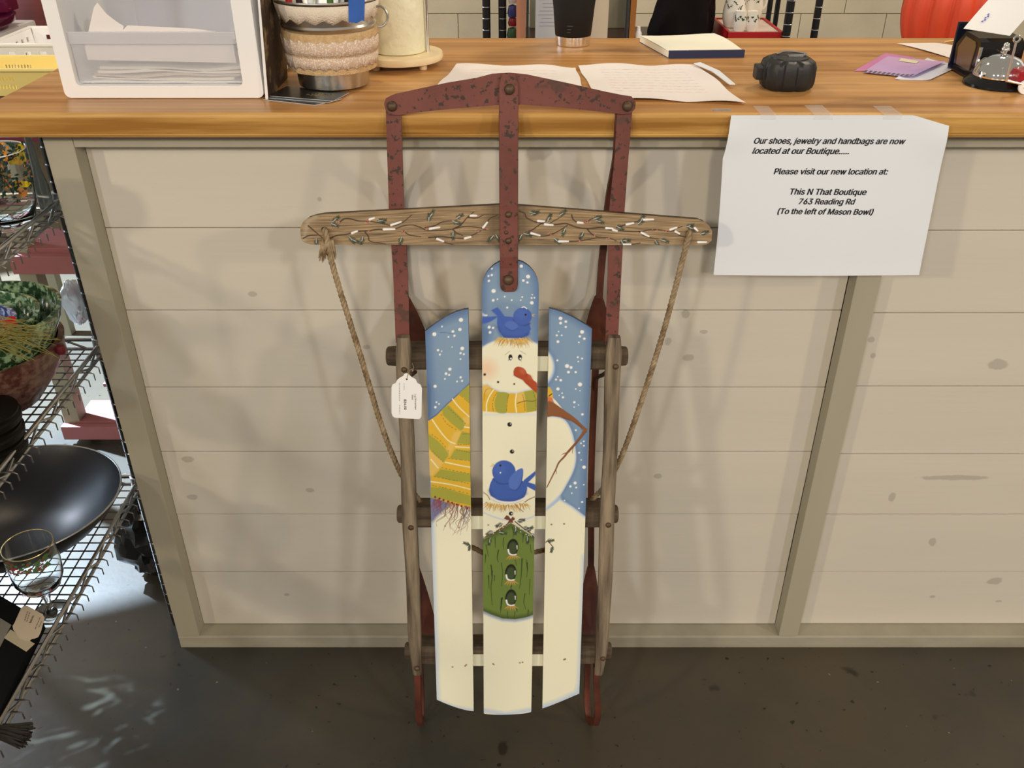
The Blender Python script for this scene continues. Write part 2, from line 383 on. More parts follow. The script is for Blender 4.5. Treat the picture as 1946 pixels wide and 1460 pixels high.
def crop(x0, y0, k): return lambda *P: [(x0+a/k, y0+b/k) for a, b in P]
def sm(pts, n=5): return [tuple(p[:2]) for p in spl([(a, b, 0) for a, b in pts], n)]
C2, C3, C4, C5, C6, C7, C8, C9 = crop(900, 480, 8.114), crop(800, 580, 8.11), crop(1020, 580, 6.633), crop(900, 640, 9.129), crop(800, 720, 4.424), crop(900, 960, 6.35), crop(1020, 740, 4.294), crop(730, 860, 4.23)
SKY, SKYD, SKYL = pc(118, 138, 150), pc(76, 99, 128), pc(134, 150, 152)
CREAM, CREAMB, FLAKE = pc(226, 213, 170), pc(170, 182, 190), pc(238, 234, 205)
BIRD, BIRDD, BIRDL = pc(62, 88, 146), pc(42, 60, 108), pc(82, 106, 160)
YEL, YELL, GRN, LINE, STI = pc(212, 162, 42), pc(218, 175, 85), pc(158, 148, 52), pc(248, 226, 160), pc(110, 98, 30)
STRAW, STRAWD = pc(205, 160, 75), pc(150, 100, 40)
BLK = (.012, .008, .008)
def flakes(p, fn, L):
    for x, y, r in L:
        q = fn((x, y))[0]; p.ell(q[0], q[1], r, r*.93, FLAKE, soft=.9)
def straws(p, cx0, cx1, y, ln, n, seed, up=0, curve=0):
    rg = random.Random(seed)
    for k in range(n):
        t = rg.random(); x = cx0+(cx1-cx0)*t; yy = y+curve*(1-(2*t-1)**2)+rg.uniform(-2, 2); a = (t-.5)*2.0+rg.uniform(-.6, .6); l_ = ln*rg.uniform(.5, 1.1)
        p.stroke([(x, yy), (x+l_*math.sin(a)*.75, yy+l_*math.cos(a*.8))], rg.uniform(1.0, 1.7), STRAW if rg.random() < .65 else STRAWD, w1=.4)
def pine(p, x, y, ang, ln, rg, snow=True, n=9):
    ca, sa = math.cos(R(ang)), math.sin(R(ang))
    for k in range(n):
        t = k/(n-1); bx, by = x+ca*ln*t, y+sa*ln*t
        for sd in (-1, 1):
            b = R(ang+sd*rg.uniform(30, 55)); l_ = ln*.42*(1.1-t*.5)
            p.stroke([(bx, by), (bx+math.cos(b)*l_, by+math.sin(b)*l_)], 1.3, pc(44, 50, 32) if rg.random() < .6 else pc(66, 74, 50), w1=.7, soft=.8)
    if snow:
        for k in range(3): p.stroke([(x+ca*ln*.2*k, y+sa*ln*.2*k), (x+ca*ln*(.2*k+.25)+rg.uniform(-1, 1), y+sa*ln*(.2*k+.25)+rg.uniform(-1, 1))], 1.0, pc(240, 235, 215), w1=.5, a=.8)
def stitches(p, pts, n, ln=2.4):
    q = sm(pts, 12); 
    for k in range(n):
        t = (k+.5)/n*(len(q)-1); i = int(t); a, b = q[i], q[min(i+1, len(q)-1)]; d = math.hypot(b[0]-a[0], b[1]-a[1])+1e-6
        p.stroke([a, (a[0]+(b[0]-a[0])/d*ln, a[1]+(b[1]-a[1])/d*ln)], 1.2, STI, w1=.8)
def body_shade(p, pts, w, col, a=.6, soft=None): p.stroke(pts, w, col, soft=soft or w, a=a)

def paint_center(X, Y):
    p = Paint(X, Y, CREAM)
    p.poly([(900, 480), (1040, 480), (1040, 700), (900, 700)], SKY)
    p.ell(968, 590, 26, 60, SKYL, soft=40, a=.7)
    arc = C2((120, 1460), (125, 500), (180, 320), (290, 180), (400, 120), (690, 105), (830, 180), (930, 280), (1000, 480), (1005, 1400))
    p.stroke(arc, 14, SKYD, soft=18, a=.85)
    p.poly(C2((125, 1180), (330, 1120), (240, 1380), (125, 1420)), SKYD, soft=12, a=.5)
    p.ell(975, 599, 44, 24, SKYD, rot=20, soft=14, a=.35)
    flakes(p, C2, [(283, 250, 1.7), (230, 362, 1.9), (280, 348, 2.2), (236, 438, 2.3), (308, 594, 4), (302, 738, 2.6), (368, 720, 1.5), (480, 680, 1.7), (588, 735, 1.7), (518, 850, 2), (735, 210, 3.1), (840, 372, 3.8), (767, 432, 2.6), (830, 462, 2.3),
                   (905, 650, 1.3), (895, 702, 1.8), (938, 698, 1.6), (898, 776, 3.4), (750, 686, 1.6), (727, 735, 1.4), (240, 1152, 2.9), (300, 1163, 2.2), (254, 1232, 2.6)])
    # head
    p.ell(974, 698, 79, 56, CREAMB, soft=3); p.ell(974, 699, 78, 55.5, CREAM, soft=3)
    p.poly([(900, 745), (1040, 745), (1040, 1380), (900, 1380)], CREAM)
    # first bird
    p.poly(sm(C2((130, 985), (250, 990), (370, 985), (290, 1050), (200, 1090), (130, 1100))), BIRD, soft=1.2)
    p.stroke(C2((135, 950), (170, 970), (205, 970)), 2.4, FLAKE)
    p.poly(C2((270, 890), (370, 845), (420, 900), (480, 985), (560, 990), (640, 1000), (860, 1090), (885, 1180), (840, 1280), (740, 1320), (470, 1315), (390, 1210), (360, 1100), (365, 980), (300, 920)), BIRD, soft=1.4)
    p.stroke(sm(C2((370, 1150), (430, 1270), (560, 1310), (740, 1310), (850, 1250))), 6, BIRDD, soft=6, a=.55)
    p.ell(*C2((585, 1130))[0], 13, 8.5, BIRDL, rot=15, soft=2, a=.75); p.stroke(sm(C2((490, 1150), (560, 1195), (620, 1200), (690, 1165))), 2, BIRDD, soft=2, a=.7)
    p.stroke(sm(C2((620, 1040), (700, 1100), (800, 1120), (870, 1090))), 3, BIRDD, soft=3, a=.8)
    p.ell(*C2((755, 985))[0], 17.8, 16.2, BIRD, soft=1.2); p.ell(*C2((730, 950))[0], 11, 9, BIRDL, soft=9, a=.35)
    p.ell(*C2((802, 960))[0], 2.1, 2.1, BLK); p.stroke(sm(C2((745, 850), (780, 838), (818, 865))), 1.8, FLAKE)
    p.stroke(C2((905, 965), (940, 950)), 1.8, STRAW, w1=.7); p.stroke(C2((905, 975), (935, 985)), 1.8, STRAW, w1=.7)
    straws(p, 945, 1006, 643, 16, 120, 3, curve=2)
    # face
    p.ell(925, 702, 17, 17, pc(226, 178, 132), soft=22, a=.75)
    for x, y, r in ((192, 657, 2.6), (425, 788, 2.2), (704, 822, 1.7)): p.ell(*C5((x, y))[0], r, r, BLK)
    for x in (640, 805):
        p.ell(*C5((x, 360))[0], 3.9, 5.6, BLK); p.ell(*C5((x+8, 380))[0], 1.9, 1.8, pc(250, 245, 230))
        p.stroke(C5((x-22, 385), (x-38, 412)) if x < 700 else C5((x+8, 408), (x+25, 425)), .9, pc(90, 70, 50))
    p.stroke(C5((545, 318), (628, 250)), .7, pc(130, 115, 85)); p.stroke(C5((805, 245), (905, 305)), .7, pc(130, 115, 85))
    # chin shade, scarf
    sc = C5((150, 850), (240, 840), (330, 905), (450, 960), (620, 985), (760, 985), (900, 945), (1020, 920), (1130, 960), (1130, 1280), (1000, 1310), (800, 1330), (560, 1325), (400, 1315), (220, 1300), (150, 1295))
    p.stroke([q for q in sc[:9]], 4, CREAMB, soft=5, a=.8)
    p.poly(sc, YEL, soft=1)
    p.poly(C5((150, 850), (240, 840), (330, 905), (260, 1000), (180, 960), (150, 1020)), YELL, soft=6, a=.8)
    p.poly(sm(C5((420, 955), (600, 985), (575, 1150), (570, 1320), (420, 1320), (370, 1230), (365, 1120)), 4), GRN, soft=1.4)
    p.poly(C5((870, 955), (1020, 930), (1095, 960), (1100, 1280), (925, 1310), (905, 1150)), GRN, soft=1.4)
    p.poly(C5((745, 985), (870, 970), (900, 1130), (750, 1140)), YELL, soft=5, a=.8)
    p.stroke(sm(C5((345, 925), (270, 1040), (225, 1170), (225, 1295))), 2.2, LINE); p.stroke(sm(C5((742, 990), (725, 1160), (745, 1310))), 2.2, LINE)
    stitches(p, C5((415, 960), (350, 1060), (330, 1200), (345, 1290)), 8); stitches(p, C5((612, 995), (590, 1100), (570, 1290)), 7)
    stitches(p, C5((850, 995), (880, 1150), (895, 1290)), 8); stitches(p, C5((1035, 955), (1070, 1100), (1075, 1290)), 7)
    p.stroke(sm(C5((220, 920), (190, 980), (180, 1100))), 1.5, pc(160, 110, 30), soft=2, a=.7)
    p.stroke(sm(C5((760, 1155), (900, 1115), (1030, 1120), (1095, 1090))), 1.6, pc(130, 95, 25))
    p.stroke(sm(C5((220, 920), (270, 900), (330, 910))), 1.5, pc(170, 120, 40), soft=2, a=.6)
    # nose
    nz_ = sm(C5((690, 600), (720, 540), (780, 520), (860, 545), (905, 590), (930, 640), (985, 670), (1030, 745), (1085, 790), (1125, 850), (1125, 990), (1050, 940), (960, 860), (900, 810), (850, 750), (760, 710), (700, 670), (690, 600)), 4)
    p.poly(nz_, pc(168, 66, 30), soft=1.2)
    p.ell(*C5((850, 600))[0], 6, 4.5, pc(190, 95, 55), rot=40, soft=6, a=.7); p.ell(*C5((985, 705))[0], 5, 3.5, pc(188, 92, 52), rot=50, soft=5, a=.6)
    p.stroke(C5((930, 650), (900, 680)), 1.3, pc(120, 38, 15), soft=2, a=.8); p.stroke(sm(C5((700, 670), (850, 750), (1050, 940))), 2.5, pc(130, 42, 18), soft=3, a=.5)
    # body: under the scarf a blue shade
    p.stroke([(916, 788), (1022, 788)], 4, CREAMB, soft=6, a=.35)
    for x, y, r in ((968.5, 807, 4.4), (973, 858.5, 4.2)):
        p.ell(x, y, r, r*.95, BLK); p.ell(x+1.6, y-1, 1.1, 1.1, pc(200, 190, 170))
    # second bird (crop 9)
    p.poly(C9((1120, 225), (1220, 145), (1225, 175), (1160, 240), (1225, 260), (1225, 315), (1140, 270)), BIRD, soft=1.1)
    p.poly(sm(C9((875, 205), (850, 260), (845, 320), (880, 370), (960, 395), (1060, 395), (1120, 365), (1150, 300), (1140, 250), (1100, 225), (1000, 230), (875, 205)), 4), BIRD, soft=1.2)
    p.stroke(sm(C9((848, 310), (890, 375), (980, 392), (1080, 385), (1140, 330))), 6, BIRDD, soft=6, a=.5)
    p.stroke(sm(C9((880, 215), (930, 250), (1000, 250))), 2.5, BIRDD, soft=2.5, a=.8)
    p.ell(*C9((963, 157))[0], 22.3, 22, BIRD, soft=1.2); p.ell(*C9((930, 130))[0], 12, 11, BIRDL, soft=10, a=.35)
    p.poly(sm(C9((1000, 255), (1010, 205), (1060, 150), (1110, 128), (1118, 170), (1100, 250), (1060, 305), (1020, 300), (1000, 255)), 4), BIRDL, soft=1.2)
    p.stroke(sm(C9((1112, 180), (1100, 250), (1060, 303), (1015, 295))), 1.8, BIRDD, soft=2, a=.8)
    p.ell(*C9((934, 105))[0], 2, 2.1, BLK); p.ell(*C9((935, 164))[0], 1.3, 1.3, FLAKE)
    p.stroke(C9((880, 98), (865, 90)), 2, STRAW, w1=.6); p.stroke(C9((875, 108), (850, 112)), 2.2, STRAW, w1=.6)
    p.stroke(sm(C9((860, 360), (930, 395), (1040, 400), (1120, 372), (1150, 350))), 3, FLAKE, soft=2, a=.9)
    p.stroke(sm(C9((795, 320), (830, 345), (850, 380))), 1.5, pc(125, 75, 40)); p.stroke(sm(C9((1215, 355), (1160, 380), (1130, 400))), 1.6, pc(125, 75, 40))
    straws(p, 925, 1002, 956, 13, 110, 5, curve=5)
    p.stroke(sm(C9((1050, 415), (1090, 455), (1118, 478))), 1.2, pc(125, 75, 40))
    # lower edge of the middle ball
    p.stroke(sm(C7((120, 90), (220, 135), (350, 175), (420, 180))), 1.8, CREAMB, soft=3, a=.9); p.stroke(sm(C7((560, 175), (650, 165), (745, 130))), 1.8, CREAMB, soft=3, a=.9)
    p.ell(*C7((452, 104))[0], 4.2, 3.9, BLK); p.ell(*C7((462, 104))[0], 1.2, 1.3, pc(235, 225, 200))
    # birdhouse
    GH, GHD = pc(104, 118, 48), pc(40, 52, 24)
    hs = C7((450, 215), (735, 390), (735, 1320), (640, 1355), (500, 1380), (350, 1370), (220, 1325), (110, 1275), (110, 420))
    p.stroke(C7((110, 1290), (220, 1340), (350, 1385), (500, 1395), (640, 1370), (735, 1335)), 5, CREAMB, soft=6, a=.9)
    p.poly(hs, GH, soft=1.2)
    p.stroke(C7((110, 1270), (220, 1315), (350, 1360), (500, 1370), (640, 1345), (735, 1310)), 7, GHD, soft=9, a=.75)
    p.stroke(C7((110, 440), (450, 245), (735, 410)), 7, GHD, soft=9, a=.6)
    rg = random.Random(11)
    for a in ([(470, 270), (480, 340), (475, 400)], [(600, 350), (595, 450)], [(365, 395), (355, 470), (365, 530)], [(260, 390), (262, 510)], [(210, 725), (225, 850), (210, 980), (215, 1080), (225, 1210)], [(300, 545), (285, 640), (300, 690)],
              [(335, 700), (350, 830), (335, 980)], [(640, 665), (652, 770), (640, 870)], [(585, 650), (575, 850), (555, 1010)], [(620, 1070), (605, 1170), (630, 1260)], [(345, 1120), (325, 1300)], [(180, 850), (185, 1010)], [(685, 480), (695, 580)], [(500, 660), (520, 730)],
              [(150, 480), (180, 620)], [(255, 850), (250, 920)], [(680, 900), (672, 1080)], [(410, 1290), (412, 1370)], [(520, 1240), (525, 1290)], [(660, 1270), (655, 1330)], [(455, 970), (450, 1020)], [(500, 1290), (490, 1360)], [(145, 600), (140, 700)]):
        p.stroke(sm(C7(*a), 3), rg.choice([1.2, 1.6, 2.2]), GHD, w1=.8, soft=1.2)
    p.stroke(C7((222, 800), (218, 860)), 3.2, GHD, w1=1); p.stroke(C7((645, 700), (650, 800)), 2.8, GHD, w1=1); p.stroke(C7((340, 1130), (325, 1260)), 3.4, GHD, w1=1)
    for x, y in ((472, 512), (448, 818), (450, 1122)):
        q = C7((x, y))[0]; p.ell(q[0], q[1], 10.8, 16.4, BLK, rot=6, soft=1.4); p.ell(q[0], q[1]+1.5, 8.2, 12.5, pc(62, 72, 38), rot=6, soft=3)
        p.stroke(sm(C7((x-54, y+30), (x-40, y+75), (x, y+92), (x+40, y+85))), 3.2, pc(240, 235, 215), w1=2.4); p.stroke(C7((x+52, y-20), (x+54, y+22)), 2, pc(235, 235, 210), w1=1)
        for k in range(12):
            a = -1.1+2.2*k/11; p.stroke([(q[0]+a*6, q[1]+16), (q[0]+a*13, q[1]+16+9*math.cos(a*.9)*rg.uniform(.7, 1.1))], 1.5, STRAW if k % 2 else STRAWD, w1=.5)
    # garland and bow
    rg = random.Random(4)
    p.stroke(C7((120, 400), (250, 335), (380, 250), (440, 205)), 2.2, pc(95, 55, 35)); p.stroke(C7((500, 200), (600, 280), (700, 350), (735, 390)), 2.2, pc(95, 55, 35))
    for x, y, an in ((230, 315, 150), (310, 330, 10), (200, 400, 100), (350, 230, 160), (530, 195, 350), (510, 270, 95), (600, 270, 20), (650, 380, 90), (700, 350, 40), (130, 395, 170), (640, 310, 330)):
        q = C7((x, y))[0]; pine(p, q[0], q[1], an, 13, rg, n=11)
    for k in range(26):
        t = rg.random(); q = C7((130+600*t, 395-abs(1-abs(2*t-1))*175+rg.uniform(-10, 25)))[0]; p.ell(q[0], q[1], .9, .9, pc(150, 60, 45) if k % 2 else pc(235, 220, 200))
    BW = pc(112, 62, 38)
    p.poly(C7((365, 165), (395, 125), (420, 130), (450, 170), (450, 185), (400, 180)), BW); p.poly(C7((440, 180), (470, 140), (500, 160), (490, 185), (460, 190)), BW); p.poly(C7((430, 180), (470, 180), (480, 215), (410, 215)), BW)
    # foot of the board, nail holes
    p.stroke([(915, 1350), (960, 1358), (1012, 1349)], 6, CREAMB, soft=9, a=.9)
    for x, y in ((928, 998), (937, 1262), (988, 1260), (993, 1259)): p.ell(x, y, 1.6, 1.3, pc(120, 95, 55), soft=1.2)
    p.stroke([(937, 1262), (939, 1264)], 1.5, pc(110, 80, 40))
    return p.c

def paint_left(X, Y):
    p = Paint(X, Y, SKY)
    p.ell(858, 680, 26, 60, SKYL, soft=40, a=.5)
    p.stroke([(810, 625), (850, 603), (890, 588)], 16, SKYD, soft=18, a=.85); p.stroke([(808, 620), (813, 720), (816, 810)], 15, SKYD, soft=20, a=.85)
    p.stroke([(836, 632), (846, 632)], .9, pc(60, 75, 90)); p.stroke([(846, 632), (862, 635)], .7, pc(70, 90, 110))
    flakes(p, C3, [(616, 228, 4), (600, 376, 3.2), (492, 407, 2.6), (515, 473, 2.3), (424, 491, 1.7), (206, 449, 3.9), (324, 331, 1.7), (636, 668, 3.6), (610, 741, 2.2), (661, 757, 1.9), (609, 832, 1.6), (263, 695, 2.3), (318, 711, 1.4), (291, 763, 2),
                   (445, 988, 3.2), (386, 1057, 2.7), (434, 1077, 2.1), (369, 1138, 1.7), (218, 1252, 3.1), (611, 1114, 2.2), (633, 1169, 2), (557, 1178, 1.7), (480, 647, 1.2)])
    flakes(p, C6, [(130, 197, 1.7), (152, 212, 1.6), (121, 240, 2.4)])
    # lavender beneath the fringe, snow
    p.poly([(815, 940), (905, 940), (905, 1000), (815, 1010)], pc(115, 112, 130))
    snow = C6((90, 1225), (130, 1170), (200, 1105), (250, 1060), (430, 1060)); p.poly(snow+[(905, 1370), (820, 1370)], CREAM, soft=7)
    p.stroke([(820, 1000), (824, 1150), (829, 1335)], 9, CREAMB, soft=13, a=1); p.stroke([(828, 1332), (865, 1346), (903, 1353)], 6, CREAMB, soft=9, a=.95)
    # scarf
    edge = C6((410, 45), (330, 120), (220, 220), (130, 310), (70, 350))
    p.stroke(edge, 3.5, pc(50, 72, 110), soft=3.5, a=.9)
    fr = C6((90, 1000), (180, 1025), (260, 1060), (345, 1075), (430, 1095))
    p.poly(edge+[(812, 800)]+fr+[(905, 960), (905, 725)], YEL, soft=1)
    p.poly(C6((350, 95), (425, 40), (425, 215), (390, 180), (320, 125)), GRN, soft=3); p.poly(C6((180, 255), (230, 220), (300, 290), (380, 370), (365, 410), (335, 440), (250, 370), (180, 300)), GRN, soft=2.2)
    p.poly(C6((60, 460), (140, 520), (235, 620), (230, 650), (190, 700), (130, 660), (80, 600), (60, 560)), GRN, soft=2.2)
    p.poly(C6((60, 590), (190, 705), (100, 815), (60, 815)), YELL, soft=4, a=.8); p.poly(C6((280, 450), (350, 440), (290, 560), (240, 640), (215, 600)), YELL, soft=5, a=.75); p.poly(C6((350, 330), (415, 310), (415, 370), (370, 395)), YELL, soft=4, a=.7)
    p.poly(C6((345, 440), (420, 465), (420, 550), (300, 545)), GRN, soft=2.5); p.poly(C6((285, 595), (420, 605), (420, 690), (240, 670)), GRN, soft=2.5)
    p.poly(C6((165, 760), (290, 780), (420, 800), (420, 870), (270, 860), (110, 820)), GRN, soft=2.5); p.poly(C6((80, 910), (200, 920), (420, 985), (420, 1065), (200, 1020), (80, 1000)), GRN, soft=2.5)
    for a in ([(265, 170), (320, 240), (405, 320)], [(95, 345), (160, 440), (230, 520), (290, 548)], [(85, 680), (145, 752)], [(365, 405), (415, 412)], [(290, 572), (415, 580)], [(205, 702), (310, 725), (415, 745)], [(85, 865), (250, 890), (415, 930)]):
        p.stroke(sm(C6(*a), 4), 2.2, LINE, w1=1.6)
    for a, n in (([(165, 295), (220, 380), (300, 430)], 7), ([(225, 240), (300, 310), (380, 385)], 8), ([(320, 130), (410, 205)], 5), ([(85, 465), (160, 520), (240, 620)], 7), ([(85, 600), (190, 700)], 6), ([(300, 555), (415, 550)], 5), ([(345, 465), (415, 462)], 4), ([(290, 595), (415, 622)], 6), ([(230, 670), (415, 690)], 7),
                 ([(165, 745), (290, 775), (415, 800)], 8), ([(100, 820), (260, 850), (415, 885)], 10), ([(85, 895), (230, 925), (415, 970)], 10)): stitches(p, C6(*a), n, 2.6)
    rg = random.Random(9)
    for k in range(44):
        t = rg.random(); x = 823+72*t; y = 948+18*t+rg.uniform(-2, 3); l_ = rg.uniform(22, 55)*(.55 if t < .25 else 1); q = [(x, y)]
        for j in range(4): q.append((x-l_*.22*(j+1)/4*rg.uniform(0, 2)+math.sin(j*2+k)*3.2, y+l_*(j+1)/4))
        p.stroke(sm(q, 4), 1.7, rg.choice([pc(130, 75, 72), pc(118, 98, 62), pc(140, 60, 60), pc(90, 80, 100)]), w1=.5, a=.9)
    for t in (0, .13, .25, .38, .5, .64, .78, .96): 
        q = (827+64*t, 945+22*t); p.ell(q[0], q[1], 2, 2, pc(120, 22, 40))
    pine(p, 893, 1036, 200, 12, rg, False); pine(p, 893, 1036, 100, 10, rg, False)
    for x, y in ((872, 1003), (846, 1000), (860, 1268), (884, 1266), (886, 1264)): p.ell(x, y, 1.7, 1.4, pc(150, 100, 65), soft=1.2)
    return p.c

def paint_right(X, Y):
    p = Paint(X, Y, SKY)
    p.ell(1085, 690, 22, 90, SKYL, soft=40, a=.35)
    p.stroke([(1044, 585), (1085, 600), (1127, 626)], 14, SKYD, soft=18, a=.8); p.stroke([(1126, 625), (1120, 760), (1112, 980)], 13, SKYD, soft=18, a=.8); p.stroke([(1043, 590), (1041, 665)], 5, SKYD, soft=9, a=.6)
    p.ell(974, 698, 83, 62, SKYD, soft=9, a=.5)
    p.stroke(sm(C8((160, 120), (280, 320), (310, 450), (320, 560), (300, 660), (240, 780), (190, 880), (390, 1040))), 7, SKYD, soft=10, a=.6)
    flakes(p, C4, [(300, 167, 3.5), (301, 227, 2.7), (367, 208, 2.5), (366, 275, 2.2), (275, 334, 1.3), (253, 382, 2), (315, 381, 1.6), (267, 461, 2.7), (572, 338, 3.7), (543, 394, 2.4), (600, 423, 2.5), (531, 470, 1.5), (518, 657, 1.9), (571, 674, 1.9), (524, 712, 1.4),
                   (260, 697, 2), (382, 768, 3.9), (433, 787, 2.8), (400, 845, 2.7), (491, 845, 2.2), (266, 903, 1.3), (243, 938, 2), (303, 947, 2.5), (545, 1000, 4), (267, 1057, 3.1), (491, 1057, 1.6), (545, 1080, 1.2), (320, 1110, 1.5), (331, 1163, 2.2), (283, 1138, 1.1),
                   (474, 1225, 2.3), (471, 1286, 1.4), (527, 1260, 1.2), (576, 1378, 2.4)])
    flakes(p, C8, [(319, 334, 1.8), (384, 425, 1.7), (361, 441, 1.7), (385, 461, 1.7), (346, 518, 1.9), (363, 577, 1.3), (386, 636, 3.4), (313, 765, 3), (275, 793, 2.3), (322, 802, 1.8), (286, 848, 1.5), (384, 779, 1.4), (228, 907, 1.3), (370, 920, 2), (345, 972, 1.5)])
    p.ell(975, 698, 79, 56, CREAMB, soft=3); p.ell(974, 697, 76.5, 54, CREAM, soft=3)
    belly = sm(C8((60, 235), (130, 222), (215, 240), (262, 290), (295, 370), (315, 470), (322, 570), (300, 665), (245, 775), (180, 880), (75, 985)), 4)+[(1020, 975)]
    p.poly(belly, CREAMB, soft=2.5); p.poly([(a-2, b+1) for a, b in belly], CREAM, soft=5)
    p.stroke(sm(C8((75, 990), (130, 945), (185, 885))), 5, CREAMB, soft=7, a=.95)
    p.poly(C8((60, 1000), (130, 950), (190, 900), (290, 960), (400, 1045))+[(1125, 1330), (1060, 1370), (1020, 1360)], CREAM, soft=3)
    p.stroke(C8((190, 900), (290, 965), (390, 1045)), 3, CREAMB, soft=5, a=.8)
    p.stroke([(1112, 1060), (1108, 1180), (1103, 1300), (1098, 1318), (1060, 1336), (1030, 1346)], 9, CREAMB, soft=12, a=1)
    p.poly(sm(C8((85, 985), (130, 950), (185, 895), (120, 925), (85, 950)), 3), CREAMB, soft=6, a=.6)
    # scarf end, white triangle, arm
    p.poly(C4((120, 1030), (170, 1040), (200, 1100), (205, 1160), (180, 1190), (120, 1180)), YEL, soft=1.2); p.stroke(C4((155, 1145), (190, 1120)), 2, pc(70, 45, 20))
    p.poly(C4((120, 1150), (200, 1170), (240, 1200), (160, 1230), (120, 1230)), pc(205, 110, 60), soft=2)
    p.poly(C4((195, 1165), (250, 1215), (325, 1308), (230, 1260)), CREAM, soft=1)
    AR, ARD = pc(132, 80, 42), pc(96, 52, 26)
    p.poly(C4((120, 1220), (165, 1210), (215, 1230), (320, 1305), (430, 1385), (530, 1460), (420, 1455), (300, 1415), (200, 1400), (120, 1415)), AR, soft=1.2)
    p.stroke(sm(C8((200, 190), (270, 225), (340, 280), (392, 325))), 11, AR, w1=5)
    p.stroke(sm(C8((210, 230), (290, 262), (355, 305), (372, 330))), 2, ARD, soft=3, a=.7)
    p.poly(C8((355, 290), (413, 322), (410, 345), (385, 365), (365, 355), (385, 325)), AR)
    p.stroke(sm(C8((400, 332), (360, 385), (310, 450), (260, 505), (225, 550), (180, 600), (155, 655), (115, 735), (83, 800))), 5.2, AR, w1=2)
    p.stroke(sm(C8((405, 345), (365, 395), (310, 458), (265, 512))), 1.6, ARD, soft=2, a=.7)
    p.stroke(C8((258, 512), (205, 532)), 2, AR, w1=1); p.stroke(C8((298, 470), (290, 522)), 1.8, AR, w1=.9); p.stroke(C8((155, 655), (163, 690)), 1.8, AR, w1=.9)
    rg = random.Random(2)
    p.stroke(sm(C8((75, 1250), (85, 1240), (105, 1255), (135, 1290))), 1.8, ARD); pine(p, 1040, 1029, 350, 12, rg, False); pine(p, 1050, 1040, 105, 10, rg, False)
    for x, y in ((1048, 997), (1072, 996), (1072, 1254), (1074, 1253)): p.ell(x, y, 1.9, 1.5, pc(130, 95, 60), soft=1.2)
    return p.c

